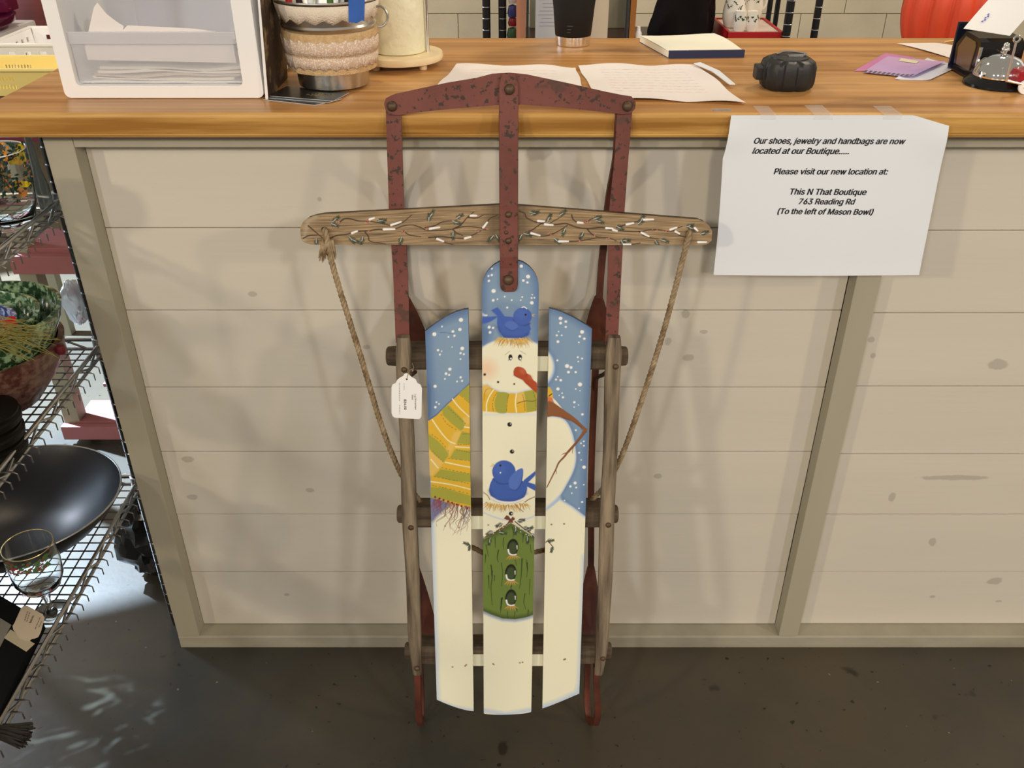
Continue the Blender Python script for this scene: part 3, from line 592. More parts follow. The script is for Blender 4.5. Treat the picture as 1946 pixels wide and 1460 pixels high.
def paint_cross(X, Y):
    p = Paint(X, Y, pc(146, 117, 78))
    gr = np.array([mnoise.fractal(Vector((x*.012, y*.35+3*math.sin(x*.008), 1)), 1.0, 2.0, 4) for x, y in zip(X, Y)])
    gr2 = np.array([mnoise.noise(Vector((x*.02, y*.9, 5))) for x, y in zip(X, Y)])
    f = np.clip(.93+.55*gr+.40*gr2, .38, 1.5)[:, None]; p.c = p.c*f
    p.stroke([(938, 380), (938, 480)], 26, pc(80, 62, 38), soft=26, a=.7); p.stroke([(994, 380), (994, 480)], 24, pc(80, 62, 38), soft=26, a=.7)
    p.stroke([(577, 458), (585, 420), (600, 412)], 6, pc(175, 155, 122), soft=9, a=.6)
    A_, B_ = crop(560, 370, 4.633), crop(960, 370, 4.633); BR, SN, RD = pc(62, 42, 28), pc(238, 232, 212), pc(150, 62, 48)
    rg = random.Random(21)
    for fn, L in ((A_, ([(120, 275), (190, 335), (245, 380)], [(75, 385), (130, 360), (200, 355)], [(300, 390), (370, 360), (460, 350), (540, 325), (640, 318), (740, 305), (790, 310), (880, 300), (960, 275), (1040, 268), (1110, 290), (1170, 318), (1260, 315), (1380, 305), (1500, 282), (1620, 290), (1680, 310)],
                        [(400, 240), (440, 212), (500, 215), (560, 232), (650, 235), (760, 250), (830, 268), (880, 272), (950, 245), (1030, 180)], [(1150, 290), (1230, 275), (1300, 240), (1380, 230)], [(1400, 300), (1460, 270), (1520, 200), (1575, 155)], [(1530, 200), (1600, 205), (1660, 180)],
                        [(1650, 295), (1690, 250), (1720, 210), (1785, 180)], [(960, 320), (1010, 355), (1110, 370)], [(1180, 378), (1300, 370), (1400, 382), (1500, 385), (1560, 360), (1640, 318)], [(620, 330), (650, 370), (665, 410), (800, 435)], [(1390, 305), (1430, 340), (1480, 360)], [(1240, 380), (1290, 410), (1410, 445)])),
                  (B_, ([(125, 145), (170, 165), (190, 205), (250, 235), (310, 250), (370, 262), (440, 225), (500, 190)], [(205, 325), (240, 310), (310, 260), (350, 240), (400, 185)], [(210, 335), (270, 362), (350, 365), (420, 345), (480, 315), (550, 270)], [(370, 265), (460, 262), (540, 255), (620, 285), (730, 300), (850, 290), (930, 310), (1060, 322), (1180, 325), (1280, 310), (1370, 312), (1450, 325), (1500, 300), (1560, 280)],
                        [(585, 180), (600, 220), (650, 250), (700, 245), (770, 210)], [(720, 300), (760, 345), (820, 375), (920, 382), (980, 410)], [(480, 410), (560, 412), (680, 405), (800, 380)], [(980, 290), (1060, 265), (1150, 240), (1210, 215)], [(1180, 325), (1220, 360), (1290, 382), (1350, 390)], [(1480, 310), (1530, 355), (1590, 375)], [(1040, 450), (1110, 440), (1190, 425)]))):
        for q in L: p.stroke(sm(fn(*q), 4), 2.6, BR, w1=1.6, soft=1)
    for fn, L in ((A_, ((320, 255, 20), (335, 240, 320), (725, 215, 30), (735, 235, 350), (1180, 240, 275), (1190, 200, 300), (1420, 210, 330), (1395, 235, 20), (480, 370, 50), (500, 395, 20), (600, 370, 100), (940, 375, 100), (190, 385, 90), (1395, 325, 90), (1750, 360, 130), (1770, 350, 60))),
                  (B_, ((215, 155, 5), (230, 175, 340), (480, 185, 320), (370, 235, 300), (530, 295, 110), (430, 385, 40), (780, 215, 340), (800, 225, 20), (690, 330, 120), (980, 275, 30), (1160, 260, 330), (1190, 240, 300), (1030, 405, 0), (1020, 400, 60), (1370, 395, 20), (1320, 400, 60), (1590, 285, 345), (1610, 280, 30), (1720, 350, 340), (150, 350, 120), (165, 340, 20)))):
        for x, y, an in L: q = fn((x, y))[0]; pine(p, q[0], q[1], an, 15, rg, n=12)
    for fn, L in ((A_, (((850, 268), (935, 240)), ((785, 305), (880, 303)), ((1190, 300), (1275, 288)), ((1550, 185), (1600, 185)), ((1660, 290), (1695, 245)), ((1500, 385), (1550, 372)), ((1255, 390), (1310, 412)), ((505, 338), (550, 322)), ((660, 218), (700, 205)))),
                  (B_, (((290, 232), (345, 235)), ((350, 262), (420, 268)), ((230, 340), (305, 360)), ((640, 245), (685, 250)), ((890, 295), (945, 298)), ((950, 310), (985, 320)), ((1070, 262), (1130, 250)), ((1200, 335), (1265, 368)), ((475, 412), (555, 412)), ((1045, 440), (1105, 438)), ((1455, 308), (1510, 290)), ((1500, 325), (1535, 345)), ((1220, 220), (1305, 218)), ((1700, 418), (1770, 418)), ((1670, 295), (1695, 318))))):
        for q in L: p.stroke(fn(*q), 4.2, SN, w1=3.0)
    for fn, L in ((A_, ((380, 245), (640, 235), (640, 325), (955, 325), (1160, 300), (1600, 320), (1690, 305), (625, 240))), (B_, ((400, 345), (650, 405), (1320, 310), (1440, 325), (1400, 318), (780, 355), (915, 390), (700, 245), (730, 235)))):
        for q in L:
            for k in range(5): a = fn((q[0]+rg.uniform(-25, 25), q[1]+rg.uniform(-14, 14)))[0]; p.ell(a[0], a[1], 1, 1, RD if k % 2 else pc(190, 120, 100))
    p.ell(617, 436, 6.5, 4.5, BLK, rot=15); p.ell(1309.5, 442, 5.5, 4, BLK, rot=0)
    return p.c
def pixels(P):                                   # place -> picture, arrays
    P = np.asarray(P); x = P[:, 0]; y = P[:, 1]+D; z = P[:, 2]-H; d = y*cP-z*sP; u = y*sP+z*cP
    return 973+F*x/d, 730-F*u/d
def painted_board(name, uL, uR, vb, vt, th, nu, nv, paint, mat, parent, w0=0, label=None):
    s = np.linspace(0, 1, nu); t = np.linspace(0, 1, nv); Sg, Tg = np.meshgrid(s, t)
    VB, VT = vb(Sg), vt(Sg); V_ = VB+(VT-VB)*Tg; U = uL(V_)+(uR(V_)-uL(V_))*Sg
    def pos(w_): return np.stack([U.ravel(), (PB[0]+VY*V_+NY*w_).ravel(), (PB[1]+VZ*V_+NZ*w_).ravel()], 1)
    front, back = pos(w0), pos(w0-th); X, Y = pixels(front); col = paint(X, Y); N = nu*nv
    idx = np.arange(N).reshape(nv, nu); q = np.stack([idx[:-1, :-1], idx[:-1, 1:], idx[1:, 1:], idx[1:, :-1]], -1).reshape(-1, 4)
    bd = np.concatenate([idx[0, :], idx[1:, -1], idx[-1, -2::-1], idx[-2:0:-1, 0]]); nb = len(bd)
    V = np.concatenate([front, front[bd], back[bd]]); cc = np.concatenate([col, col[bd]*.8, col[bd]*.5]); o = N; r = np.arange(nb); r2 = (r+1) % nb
    side = np.stack([o+r, o+r2, o+nb+r2, o+nb+r], 1)[:, ::-1]
    me = bpy.data.meshes.new(name); org = np.array(parent['_org'])
    nvv = len(V); quads = np.concatenate([q, side]); nq = len(quads)
    me.vertices.add(nvv); me.vertices.foreach_set('co', (V-org).astype(np.float32).ravel())
    ng = nb; loops = np.concatenate([quads.ravel(), (o+nb+np.arange(nb))[::-1]])
    me.loops.add(len(loops)); me.loops.foreach_set('vertex_index', loops.astype(np.int32))
    st = np.concatenate([np.arange(nq)*4, [nq*4]]); me.polygons.add(nq+1); me.polygons.foreach_set('loop_start', st.astype(np.int32))
    me.update(calc_edges=True); me.validate()
    at = me.color_attributes.new('paint', 'FLOAT_COLOR', 'POINT'); at.data.foreach_set('color', np.concatenate([cc, np.ones((nvv, 1))], 1).astype(np.float32).ravel())
    ob_ = bpy.data.objects.new(name, me); C.objects.link(ob_); ob_.parent = parent; me.materials.append(mat); ob_['_org'] = tuple(org); tag(ob_, label)
    return ob_
# ================================================================ SLED
m_paint = M('hand_painted_wood', (1, 1, 1), rough=.42, attr='paint', bump=.08, bscale=300)
m_paint2 = M('painted_weathered_wood', (1, 1, 1), rough=.7, attr='paint', bump=.5, bscale=40, bstretch=(1, 1, 9))
m_red = M('chipped_red_iron', pc(92, 42, 30), rough=.65, col2=pc(113, 60, 46), scale=9, detail=6, contrast=(.3, .6), bump=.2, bscale=150)
def chips(m, scl, lo, hi, colr):
    n, l = nt(m); b = n['Principled BSDF']; tc = n.new('ShaderNodeTexCoord'); prev = b.inputs['Base Color'].links[0].from_socket
    nz = n.new('ShaderNodeTexNoise'); nz.inputs['Scale'].default_value = scl; nz.inputs['Detail'].default_value = 5; nz.inputs['Roughness'].default_value = .65; l.new(tc.outputs['Object'], nz.inputs['Vector'])
    mr = n.new('ShaderNodeMapRange'); mr.inputs[1].default_value = lo; mr.inputs[2].default_value = hi; l.new(nz.outputs['Fac'], mr.inputs[0])
    mx = n.new('ShaderNodeMix'); mx.data_type = 'RGBA'; l.new(mr.outputs[0], mx.inputs[0]); l.new(prev, mx.inputs[6]); mx.inputs[7].default_value = (*colr, 1); l.new(mx.outputs[2], b.inputs['Base Color'])
chips(m_red, 110, .575, .60, pc(58, 40, 28)); chips(m_red, 24, .60, .66, pc(84, 52, 38))
m_redd = M('rusty_red_runner', pc(52, 22, 12), rough=.65, col2=pc(100, 46, 26), scale=14, detail=5)
m_rust = M('rusty_iron_bolt', pc(88, 66, 44), rough=.5, metal=.4, var=.3, scale=60)
m_grey = M('weathered_grey_wood', pc(62, 48, 32), rough=.8, col2=pc(146, 124, 92), scale=6, stretch=(14, 2, 1.2), detail=8, bump=.5, bscale=40, bstretch=(10, 3, 1))
m_bunk = M('dark_aged_wood', pc(58, 44, 28), rough=.8, col2=pc(105, 86, 60), scale=7, stretch=(1.5, 10, 14), detail=7, bump=.5, bscale=40, bstretch=(1, 8, 8))
m_cream = M('cream_paint', CREAM, rough=.5, var=.04, scale=20)
m_rope = M('sisal_rope', pc(110, 84, 52), rough=.9, col2=pc(165, 138, 98), scale=60, detail=3, contrast=(.35, .65))
sled = empty('wooden_sled', (0, -.16, 0), 'antique wooden sled painted with a snowman, leaning on the shop counter', 'sled')
fS = S
def lin2(a, b, v0, v1): return lambda v: a+(b-a)*(v-v0)/(v1-v0)
# centre slat
def vt_c(s): return .6925+np.sqrt(np.clip(1-(2*s-1)**2, 0, 1))*.0405
def vb_c(s): return -.0012-.0045*np.sqrt(np.clip(1-(2*s-1)**2, 0, 1))+.003*s
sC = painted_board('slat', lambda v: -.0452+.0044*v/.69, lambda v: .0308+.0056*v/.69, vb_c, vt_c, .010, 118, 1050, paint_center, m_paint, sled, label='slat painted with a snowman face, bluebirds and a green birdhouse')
painted_board('slat', lambda v: -.1199+.0006*v/.64, lambda v: -.0615+.0018*v/.64, lambda s: .0247-.0223*(1-(1-s)**1.5), lambda s: .6335+.031*np.sin(s*1.45)/math.sin(1.45), .010, 92, 960, paint_left, m_paint, sled, label='slat painted with falling snow and a striped yellow and green scarf')
painted_board('slat', lambda v: .0486+.002*v/.66, lambda v: .1068+.003*v/.66, lambda s: .0080+.0285*s**1.12, lambda s: .6655-.0285*s**1.4, .010, 92, 960, paint_right, m_paint, sled, label='slat painted with falling snow and a brown twig arm')
# side rails
def bar(pts_v, half, w0, w1, b=.0025):             # bar along v with centre line u(v) and half width
    g = G(); n = len(pts_v); rings = []
    for v, u, ww0, ww1, hf in [(p[0], p[1], p[2] if len(p) > 2 else w0, p[3] if len(p) > 3 else w1, p[4] if len(p) > 4 else half) for p in pts_v]:
        rings.append([(u-hf, ww0+b), (u-hf, ww1-b), (u-hf+b, ww1), (u+hf-b, ww1), (u+hf, ww1-b), (u+hf, ww0+b), (u+hf-b, ww0), (u-hf+b, ww0)])
    V = []; Fc = []
    for (q, r) in zip(pts_v, rings): V += [S(a, q[0], c) for a, c in r]
    for i in range(n-1):
        for k in range(8): Fc.append([i*8+k, i*8+(k+1) % 8, (i+1)*8+(k+1) % 8, (i+1)*8+k])
    Fc += [list(range(8)), [(n-1)*8+k for k in range(8)][::-1]]
    return g.add(V, Fc)
vs = np.linspace(.072, .626, 26)
def rail(u_of, side):
    pts = []
    for v in vs:
        hf = .0102+.0004*math.sin(v*22+side); 
        if v > .6: hf *= 1-.25*((v-.6)/.026)**2
        if v < .15: hf *= .62+.38*(v-.072)/.078
        pts.append((v, u_of(v)+.0006*math.sin(v*31), -.010, .008-.006*max(0, (.12-v)/.05), hf))
    return bar(pts, .010, -.010, .008)
uLr = lambda v: -.1495-.0005*(v/.62)-.001*math.sin(v*5); uRr = lambda v: .1405+.0008*v-(.0045*max(0, (.13-v)/.06))
ob('side_rail', rail(uLr, 0), m_grey, sled, autos=30); ob('side_rail', rail(uRr, 1), m_grey, sled, autos=30)
# cross bunks with round tenons, cream strips
for v, ua, ub, ww in ((.590, -.157, .143, .040), (.341, -.152, .139, .036), (.098, -.150, .138, .036)):
    g = G(); vc = v
    def fb(a, b_, c_, vc=vc): return S(a, vc+b_, c_)
    hs = .0165
    g.prism([(-.0505, -hs+.004), (-.0470, -hs), (-.014, -hs), (-.0105, -hs+.003), (-.0105, hs-.003), (-.014, hs), (-.0470, hs), (-.0505, hs-.004)], lambda a, b_, c_, vc=vc: S(c_, vc+b_, a), ua, ub)
    bk = ob('cross_bunk', g, m_bunk, sled)
    for sd, e in ((-1, ua), (1, ub)):
        P0 = Vector(S(e, vc, -.026)); 
        g = G().tube([P0, P0+Vector((sd*.006, 0, 0)), P0+Vector((sd*.0185, 0, 0)), P0+Vector((sd*.0205, 0, 0))], [.015, .0145, .0135, .011], 16)
        ob('tenon', g, m_bunk, bk, autos=35)
for v, (a0, a1) in zip((.590, .341, .098), ((.0285, .058), (-.070, .055), (-.068, .056))):
    g = G().prism([(a0, v-.017), (a1, v-.017), (a1, v+(.006 if v > .5 else .002)), (a0, v+(.006 if v > .5 else .002))], S, -.0104, -.0080-.0021); g2 = G()
    g = G(); 
    def cs(a, b_, c_): return S(a, b_, c_)
    g.prism([(a0, v-.0172), (a1, v-.0172), (a1, v+.0045), (a0, v+.0045)], cs, -.0106, -.0101)
    ob('cream_strip', g, m_cream, sled)
# bolts on the rails
def bolt(u, v, w_, r, name='bolt', mat=None, par=None):
    n_ = Vector(S(0, 0, 1))-Vector(S(0, 0, 0)); q = n_.to_track_quat('Z', 'Y').to_matrix()
    g = G().lathe([(r, 0), (r, r*.25), (r*.8, r*.6), (r*.45, r*.8), (0, r*.85)], S(u, v, w_), 14, q); ob(name, g, mat or m_rust, par or sled, autos=50)
for x, y in ((768, 703), (1170, 697), (781, 1003), (1156, 998), (792, 1272), (1146, 1253)):
    u, v = onS(x, y, .008); bolt(u, v, .0078 if v > .12 else .0062, .0042)
# red iron: upright bars, bumper, strap
def flat(pts, w0, w1, name, mat, holes=None):
    g = G().prism(pts, S, w0, w1); return ob(name, g, mat, sled)
def pp(L, w_): return [onS(x, y, w_) for x, y in L]
flat(pp([(733, 205), (762, 205), (768, 400), (775, 520), (778, 652), (752, 652), (747, 520), (739, 400)], -.0125), -.0165, -.0125, 'upright_bar', m_red)
flat(pp([(1173, 205), (1202, 205), (1192, 330), (1187, 400), (1181, 520), (1174, 655), (1150, 655), (1155, 520), (1158, 400), (1168, 300)], -.0125), -.0165, -.0125, 'upright_bar', m_red)
bump_px = [(730, 198), (733, 187), (742, 182), (752, 178), (850, 157), (905, 148), (935, 140), (968, 138), (1000, 141), (1080, 158), (1150, 174), (1185, 181), (1200, 183), (1208, 194), (1207, 207), (1198, 216), (1180, 217), (1110, 209), (1050, 203), (990, 199), (945, 200), (870, 206), (800, 213), (757, 219), (742, 218), (733, 210)]
flat(pp(bump_px, -.008), -.0124, -.008, 'front_bumper', m_red)
for x, y in ((745, 202), (1192, 202)): u, v = onS(x, y, -.008); bolt(u, v, -.0082, .0066, 'rivet')
st = [(0, .9592+.010), (.9592)]
# centre strap: runs over bumper and crossbar, then steps back onto the centre slat
cl = [(.968, -.0088, -.0040), (.955, -.0088, -.0040), (.83, -.002, .0028), (.806, .0045, .009), (.757, .0045, .009), (.738, .0035, .008), (.722, .0005, .0045), (.700, .0002, .0042), (.6945, .0002, .0042), (.6915, .0002, .0042), (.6898, .0002, .0042)]
hw = [.0085, .0124, .0124, .0122, .0122, .0122, .0121, .0119, .0112, .0092, .0060]
pts = [(v, -.0043+.0003*(i > 3), a, b, h_) for i, ((v, a, b), h_) in enumerate(zip(cl, hw))]
ob('centre_strap', bar(pts[::-1], .012, 0, 0, b=.0009), m_red, sled)
for x, y, w_, r in ((968, 170, -.004, .0068), (966, 408, .009, .0042), (966, 458, .009, .0042), (962, 442, .009, .0026), (966, 532, .0042, .0072)):
    u, v = onS(x, y, w_); bolt(u, v, w_-.0002, r, 'rivet')
# steering crossbar, painted with branches
def cvt(s):
    u = -.2794+.5438*s; base = np.interp(s, [0, .008, .02, .038, .06, .5, .965, .98, .992, 1], [.776, .784, .7890, .7922, .7942, .8065, .787, .784, .779, .772]); return base
def cvb(s): return np.interp(s, [0, .006, .02, .04, .5, .975, .99, 1], [.7610, .7570, .7545, .7538, .7535, .7535, .7545, .759])
painted_board('crossbar', lambda v: -.2794+0*v, lambda v: .2644+0*v, cvb, cvt, .017, 820, 84, paint_cross, m_paint2, sled, w0=.0038, label='weathered crossbar painted with snowy pine twigs and red berries')
# runners behind, with flared standards
def runner(P, nm='runner'):
    q = spl([S(*p) for p in P], 6); g = G()
    nrm = Vector(S(0, 0, 1))-Vector(S(0, 0, 0))
    V = []; Fc = []
    for i, p in enumerate(q):
        t = (q[min(i+1, len(q)-1)]-q[max(0, i-1)]).normalized(); xx = Vector((1, 0, 0)); b = t.cross(xx).normalized()
        for a, c_ in ((-.0048, -.005), (.0048, -.005), (.0048, .005), (-.0048, .005)): V.append(p+xx*a+b*c_)
    for i in range(len(q)-1):
        for k in range(4): Fc.append([i*4+k, i*4+(k+1) % 4, (i+1)*4+(k+1) % 4, (i+1)*4+k])
    Fc += [[0, 1, 2, 3], [len(V)-1, len(V)-2, len(V)-3, len(V)-4]]
    g.add(V, Fc); return ob(nm, g, m_redd, sled, autos=40)
def uu(x, y, w_): return onS(x, y, w_)[0]
for sgn in (1, -1):
    if sgn > 0: U = [(.1378, .9200), (.1375, .90), (.1385, .86), (.1365, .80), (.1325, .72), (.1305, .657), (.1275, .50), (.1268, .36), (.131, .19), (.131, .02)]
    else: U = [(-.1535, .9200), (-.154, .90), (-.156, .86), (-.161, .80), (-.1625, .72), (-.162, .657), (-.1615, .50), (-.1605, .36), (-.1600, .19), (-.1590, .02)]
    W = [-.0200, -.0215, -.038, -.092, -.112, -.120, -.122, -.122, -.122, -.122]
    P = [(u, v, w_) for (u, v), w_ in zip(U, W)]
    if sgn > 0: heel = [(.1310, -.045, -.123), (.1320, -.080, -.120), (.1345, -.0985, -.108), (.1385, -.090, -.086), (.1402, -.055, -.045), (.1390, -.005, -.014), (.1345, .050, -.007), (.1330, .085, -.006)]
    else: heel = [(-.1590, -.045, -.123), (-.1590, -.080, -.120), (-.1585, -.0985, -.108), (-.1565, -.090, -.086), (-.1535, -.055, -.045), (-.1515, -.005, -.014), (-.1500, .050, -.007), (-.1500, .085, -.006)]
    rn = runner(P+heel)
    # standards (flared knees) between bunks and runner
    for v in (.590, .098):
        uc = .1225 if sgn > 0 else -.1390
        ur = np.interp(v, [.02, .19, .36, .5, .66], [.131, .131, .1268, .1275, .1305]) if sgn > 0 else -.160
        g = G(); rows = []
        for k in range(9):
            t = k/8; w_ = -.044-t*.078; hw_ = .0165*(1-t**1.3)**.9+.0058; u0 = uc+(ur-uc)*t
            if sgn > 0: u0 = uc+(ur-uc)*t
            vv = v+.012+(.052 if v > .5 else .085)*t
            for side in (-1, 0, 1): rows.append(S(u0+side*hw_, vv+(.0035 if side == 0 else 0), w_))
            for side in (1, 0, -1): rows.append(S(u0+side*hw_, vv-.0035+(.0035 if side == 0 else 0), w_))
        Fc = []
        for k in range(8):
            for j in range(6): Fc.append([k*6+j, k*6+(j+1) % 6, (k+1)*6+(j+1) % 6, (k+1)*6+j])
        Fc += [list(range(6)), [48+j for j in range(6)][::-1]]
        ob('runner_standard', G().add(rows, Fc), m_redd, sled, autos=50)
# thin braces under the first bunk
for sd in (1, -1):
    a = [(.137, .56, -.045), (.134, .545, -.075), (.129, .53, -.105), (.1275, .505, -.120)] if sd > 0 else [(-.140, .56, -.045), (-.150, .545, -.075), (-.158, .53, -.105), (-.1615, .505, -.120)]
    ob('brace', G().tube(spl([S(*p) for p in a], 4), .0032, 6), m_redd, sled, autos=60)
# rope: twisted of three strands
def rope_geo(P, r=.0042, pitch=.020, seg=6, n=10):
    q = spl(P, n); L = [0]
    for a, b in zip(q[:-1], q[1:]): L.append(L[-1]+(b-a).length)
    N = max(8, int(L[-1]/pitch*7)); pts = []; 
    for k in range(N+1):
        d = L[-1]*k/N; j = min(len(L)-2, max(0, np.searchsorted(L, d)-1)); f = (d-L[j])/max(1e-9, L[j+1]-L[j]); pts.append(q[j].lerp(q[j+1], f))
    g = G(); ref = Vector((.3, 1, .1)).normalized()
    for s_ in range(3):
        V = []
        for k, p in enumerate(pts):
            t = (pts[min(k+1, N)]-pts[max(k-1, 0)]).normalized(); a = t.cross(ref).normalized(); b = t.cross(a)
            ph = 2*math.pi*(L[-1]*k/N/pitch+s_/3); V.append(p+(a*math.cos(ph)+b*math.sin(ph))*r*.48)
        g.tube(V, r*.56, seg)
    return g
def rp(x, y, w_): u, v = onS(x, y, w_); return S(u, v, w_)
RP = [rp(618, 437, -.002), rp(618.5, 440, .009), rp(621, 452, .013), rp(628, 490, .010), rp(650, 565, .006), rp(683, 670, .0), rp(722, 800, -.01), rp(748, 870, -.015), rp(770, 915, -.022), rp(800, 955, -.035), rp(830, 990, -.055), rp(868, 1025, -.062), rp(905, 1044, -.062), rp(925, 1053, -.062),
      rp(968, 1062, -.062), rp(1015, 1050, -.062), rp(1045, 1040, -.062), rp(1085, 1000, -.060), rp(1125, 950, -.040), rp(1148, 925, -.028), rp(1180, 870, -.018), rp(1218, 765, -.012), rp(1255, 650, -.004), rp(1280, 560, .003), rp(1302, 475, .009), rp(1309, 450, .011), rp(1309.5, 443, .008), rp(1309.5, 441, -.002)]
ob('rope', rope_geo(RP), m_rope, sled, autos=70)
g = G()
rg = random.Random(1)
for k in range(110):                                  # frayed ends tied below the left hole
    a = rg.uniform(-1, 1); b = 1 if k % 2 else -1
    x0, y0 = 622+b*6, 460+rg.uniform(-4, 8); p0 = rp(x0+a*4, y0, .012+rg.uniform(-.003, .003)); p1 = rp(x0+b*4+a*7, y0+rg.uniform(18, 32), .011+rg.uniform(-.004, .004)); g.tube([p0, (Vector(p0)+Vector(p1))/2+Vector((rg.uniform(-.001, .001), 0, 0)), p1], [.0014, .0013, .0006], 5)
ob('rope_knot', g, m_rope, sled, autos=70)

# price tag of the sled
m_card = M('white_card', pc(238, 232, 218), rough=.6); m_ink = M('black_print', pc(45, 42, 40), rough=.6); m_ink2 = M('grey_print', pc(165, 158, 148), rough=.6)
tg = empty('price_tag', S(-.150, .49, .012), 'white scalloped price tag reading $24.00 hanging on the sled rail', 'tag')
tp = [(744, 736), (746, 731), (752, 728), (755, 722), (761, 717), (766, 715), (768, 711), (772, 709.5), (776, 710), (780, 715), (783, 717), (790, 721), (793, 728), (799, 731), (802, 738), (801, 790), (799, 795), (795, 797), (750, 794), (746, 791), (744, 785)]
g = G().prism([onS(x, y, .0135) for x, y in tp], S, .0131, .0135); ob('card', g, m_card, tg)
q = onS(773, 721, .0137); ob('hole', G().prism([(q[0]+.0014*math.cos(a), q[1]+.0014*math.sin(a)) for a in np.linspace(0, 6.28, 13)[:-1]], S, .0132, .0137), m_dark, tg)
ob('string', G().tube(spl([S(q[0], q[1], .0136), rp(778, 705, .014), rp(786, 700, .012), rp(783, 690, .009)], 4), .0005, 5), m_rope, tg)
TX = crop(730, 690, 12.17)
def tag_text(txt, start, end, bold, mat, up=(1, 0), k_h=1.0, base=None, w_=.0137, name='print'):
    v, f, hgt = text_geo(txt, bold); a = onS(*start, w_); b = onS(*end, w_); dx, dy = b[0]-a[0], b[1]-a[1]; nx, ny = -dy, dx
    g = G(); g.open = True
    g.add([S(a[0]+dx*p[0]+nx*p[1]*k_h, a[1]+dy*p[0]+ny*p[1]*k_h, w_) for p in v], f); return g
g = tag_text('Lg Snowman', TX((705, 735))[0], TX((712, 1080))[0], .012, m_ink, k_h=.85); ob('print', g, m_ink, tg)
g = tag_text('Sled', TX((640, 735))[0], TX((640, 845))[0], .012, m_ink, k_h=.8); ob('print', g, m_ink, tg)
g = tag_text('$24.00', TX((458, 840))[0], TX((462, 1085))[0], .022, m_ink); ob('print', g, m_ink, tg)
g = G(); 
for x, a, b in ((345, 460, 880), (350, 970, 1190), (452, 465, 630)):   # lines too small to read: faint grey rules
    y = a
    while y < b:
        d = rg.uniform(18, 60); y2 = min(b, y+d); q = [onS(*p, .0137) for p in TX((x, y), (x+18, y), (x+18, y2), (x, y2))]; g.add([S(*p, .0137) for p in q], [[0, 1, 2, 3]]); y = y2+12
g.open = True; ob('fine_print', g, m_ink2, tg)

# ================================================================ SIGN taped to the counter
m_paper = M('white_paper', pc(222, 216, 204, .95), rough=.7, var=.015, scale=6)
sign = empty('paper_notice', (.42, -.045, .80), 'white paper notice with bold italic lettering taped to the counter edge', 'notice')
def sgp(s, t):            # s across, t down (0 top .. 1 bottom)
    x0 = .2735+.0045*t+.004*math.sin(t*2.2); x1 = .5640+.004*t
    z = 1.0195-t*.217
    z -= .013*max(0, (s-.83)/.17)*(1-t)**6
    if t < .25: x0 += .010*(1-t/.25)**.7*0.8
    y = -.0385-.0065*math.sin(min(1, t*1.1)*2.0)-.010*t*t-.003*math.sin(s*3.1)*t
    y += -.004*math.exp(-((s-1)**2+(t-.1)**2)/.02)-.003*math.exp(-((s-.0)**2+(t-.12)**2)/.01)
    return Vector((x0+(x1-x0)*s, y, z))
g = G().sheet(lambda s, t: sgp(s, 1-t), 40, 40, th=.0003); ob('sheet', g, m_paper, sign, autos=60)
def sign_inv(px, py):                # picture point -> (s,t) on the sheet, by iteration
    s, t = .5, .5
    for _ in range(40):
        X, Y = pixels([sgp(s, t), sgp(s+.01, t), sgp(s, t+.01)]); J = np.array([[X[1]-X[0], X[2]-X[0]], [Y[1]-Y[0], Y[2]-Y[0]]])/.01
        d = np.linalg.solve(J, [px-X[0], py-Y[0]]); s += d[0]; t += d[1]
    return s, t
m_text = M('printed_letters', pc(42, 38, 38), rough=.6)
for txt, a, b, y0, y1 in (('Our shoes, jewelry and handbags are now', 1432, 1720, 273, 274), ('located at our Boutique.....', 1429, 1613, 292, 293), ('Please visit our new location at:', 1470, 1687, 331, 331.5),
                          ('This N That Boutique', 1501, 1646, 369.5, 370.5), ('763 Reading Rd', 1517, 1625, 388, 388.5), ('(To the left of Mason Bowl)', 1477, 1659, 406.5, 408)):
    v, f, _ = text_geo(txt, .024, .24); s0, t0 = sign_inv(a, y0); s1, t1 = sign_inv(b, y1); wd = s1-s0; asp = .285/.217
    P = []
    for p in v:
        s = s0+wd*p[0]; t = t0+(t1-t0)*p[0]-wd*p[1]*asp*1.03; q = sgp(s, t); P.append(q+Vector((0, -.0006, .0001)))
    g = G(); g.open = True; g.add(P, f); ob('lettering', g, m_text, sign)
m_tape = M('clear_tape', pc(240, 228, 205), rough=.2, alpha=.30)
for x, dx, y0 in ((1450, 30, 206), (1551, 36, 205), (1682, 36, 206)):
    a, b = onz(x-dx*.5, y0, 1.0203), onz(x+dx*.5, y0+1, 1.0203)
    g = G().sheet(lambda s, t, a=a, b=b: Vector((a[0]+(b[0]-a[0])*s, a[1]+.012-.05*t if t < .98 else -.0376, 1.0204)) if t < .80 else Vector((a[0]+(b[0]-a[0])*s, -.0402, 1.0204-.006*(t-.8)/.2)), 2, 10)
    g.open = True; ob('tape', g, m_tape, sign)
lt = onz(1372, 209, 1.0203)
g = G().box(lt[0]-.012, lt[0]+.012, lt[1]-.006, lt[1]+.006, 1.0200, 1.0203); tag(ob('tape_scrap', g, m_tape), 'short scrap of clear tape left on the pine worktop edge', 'tape')
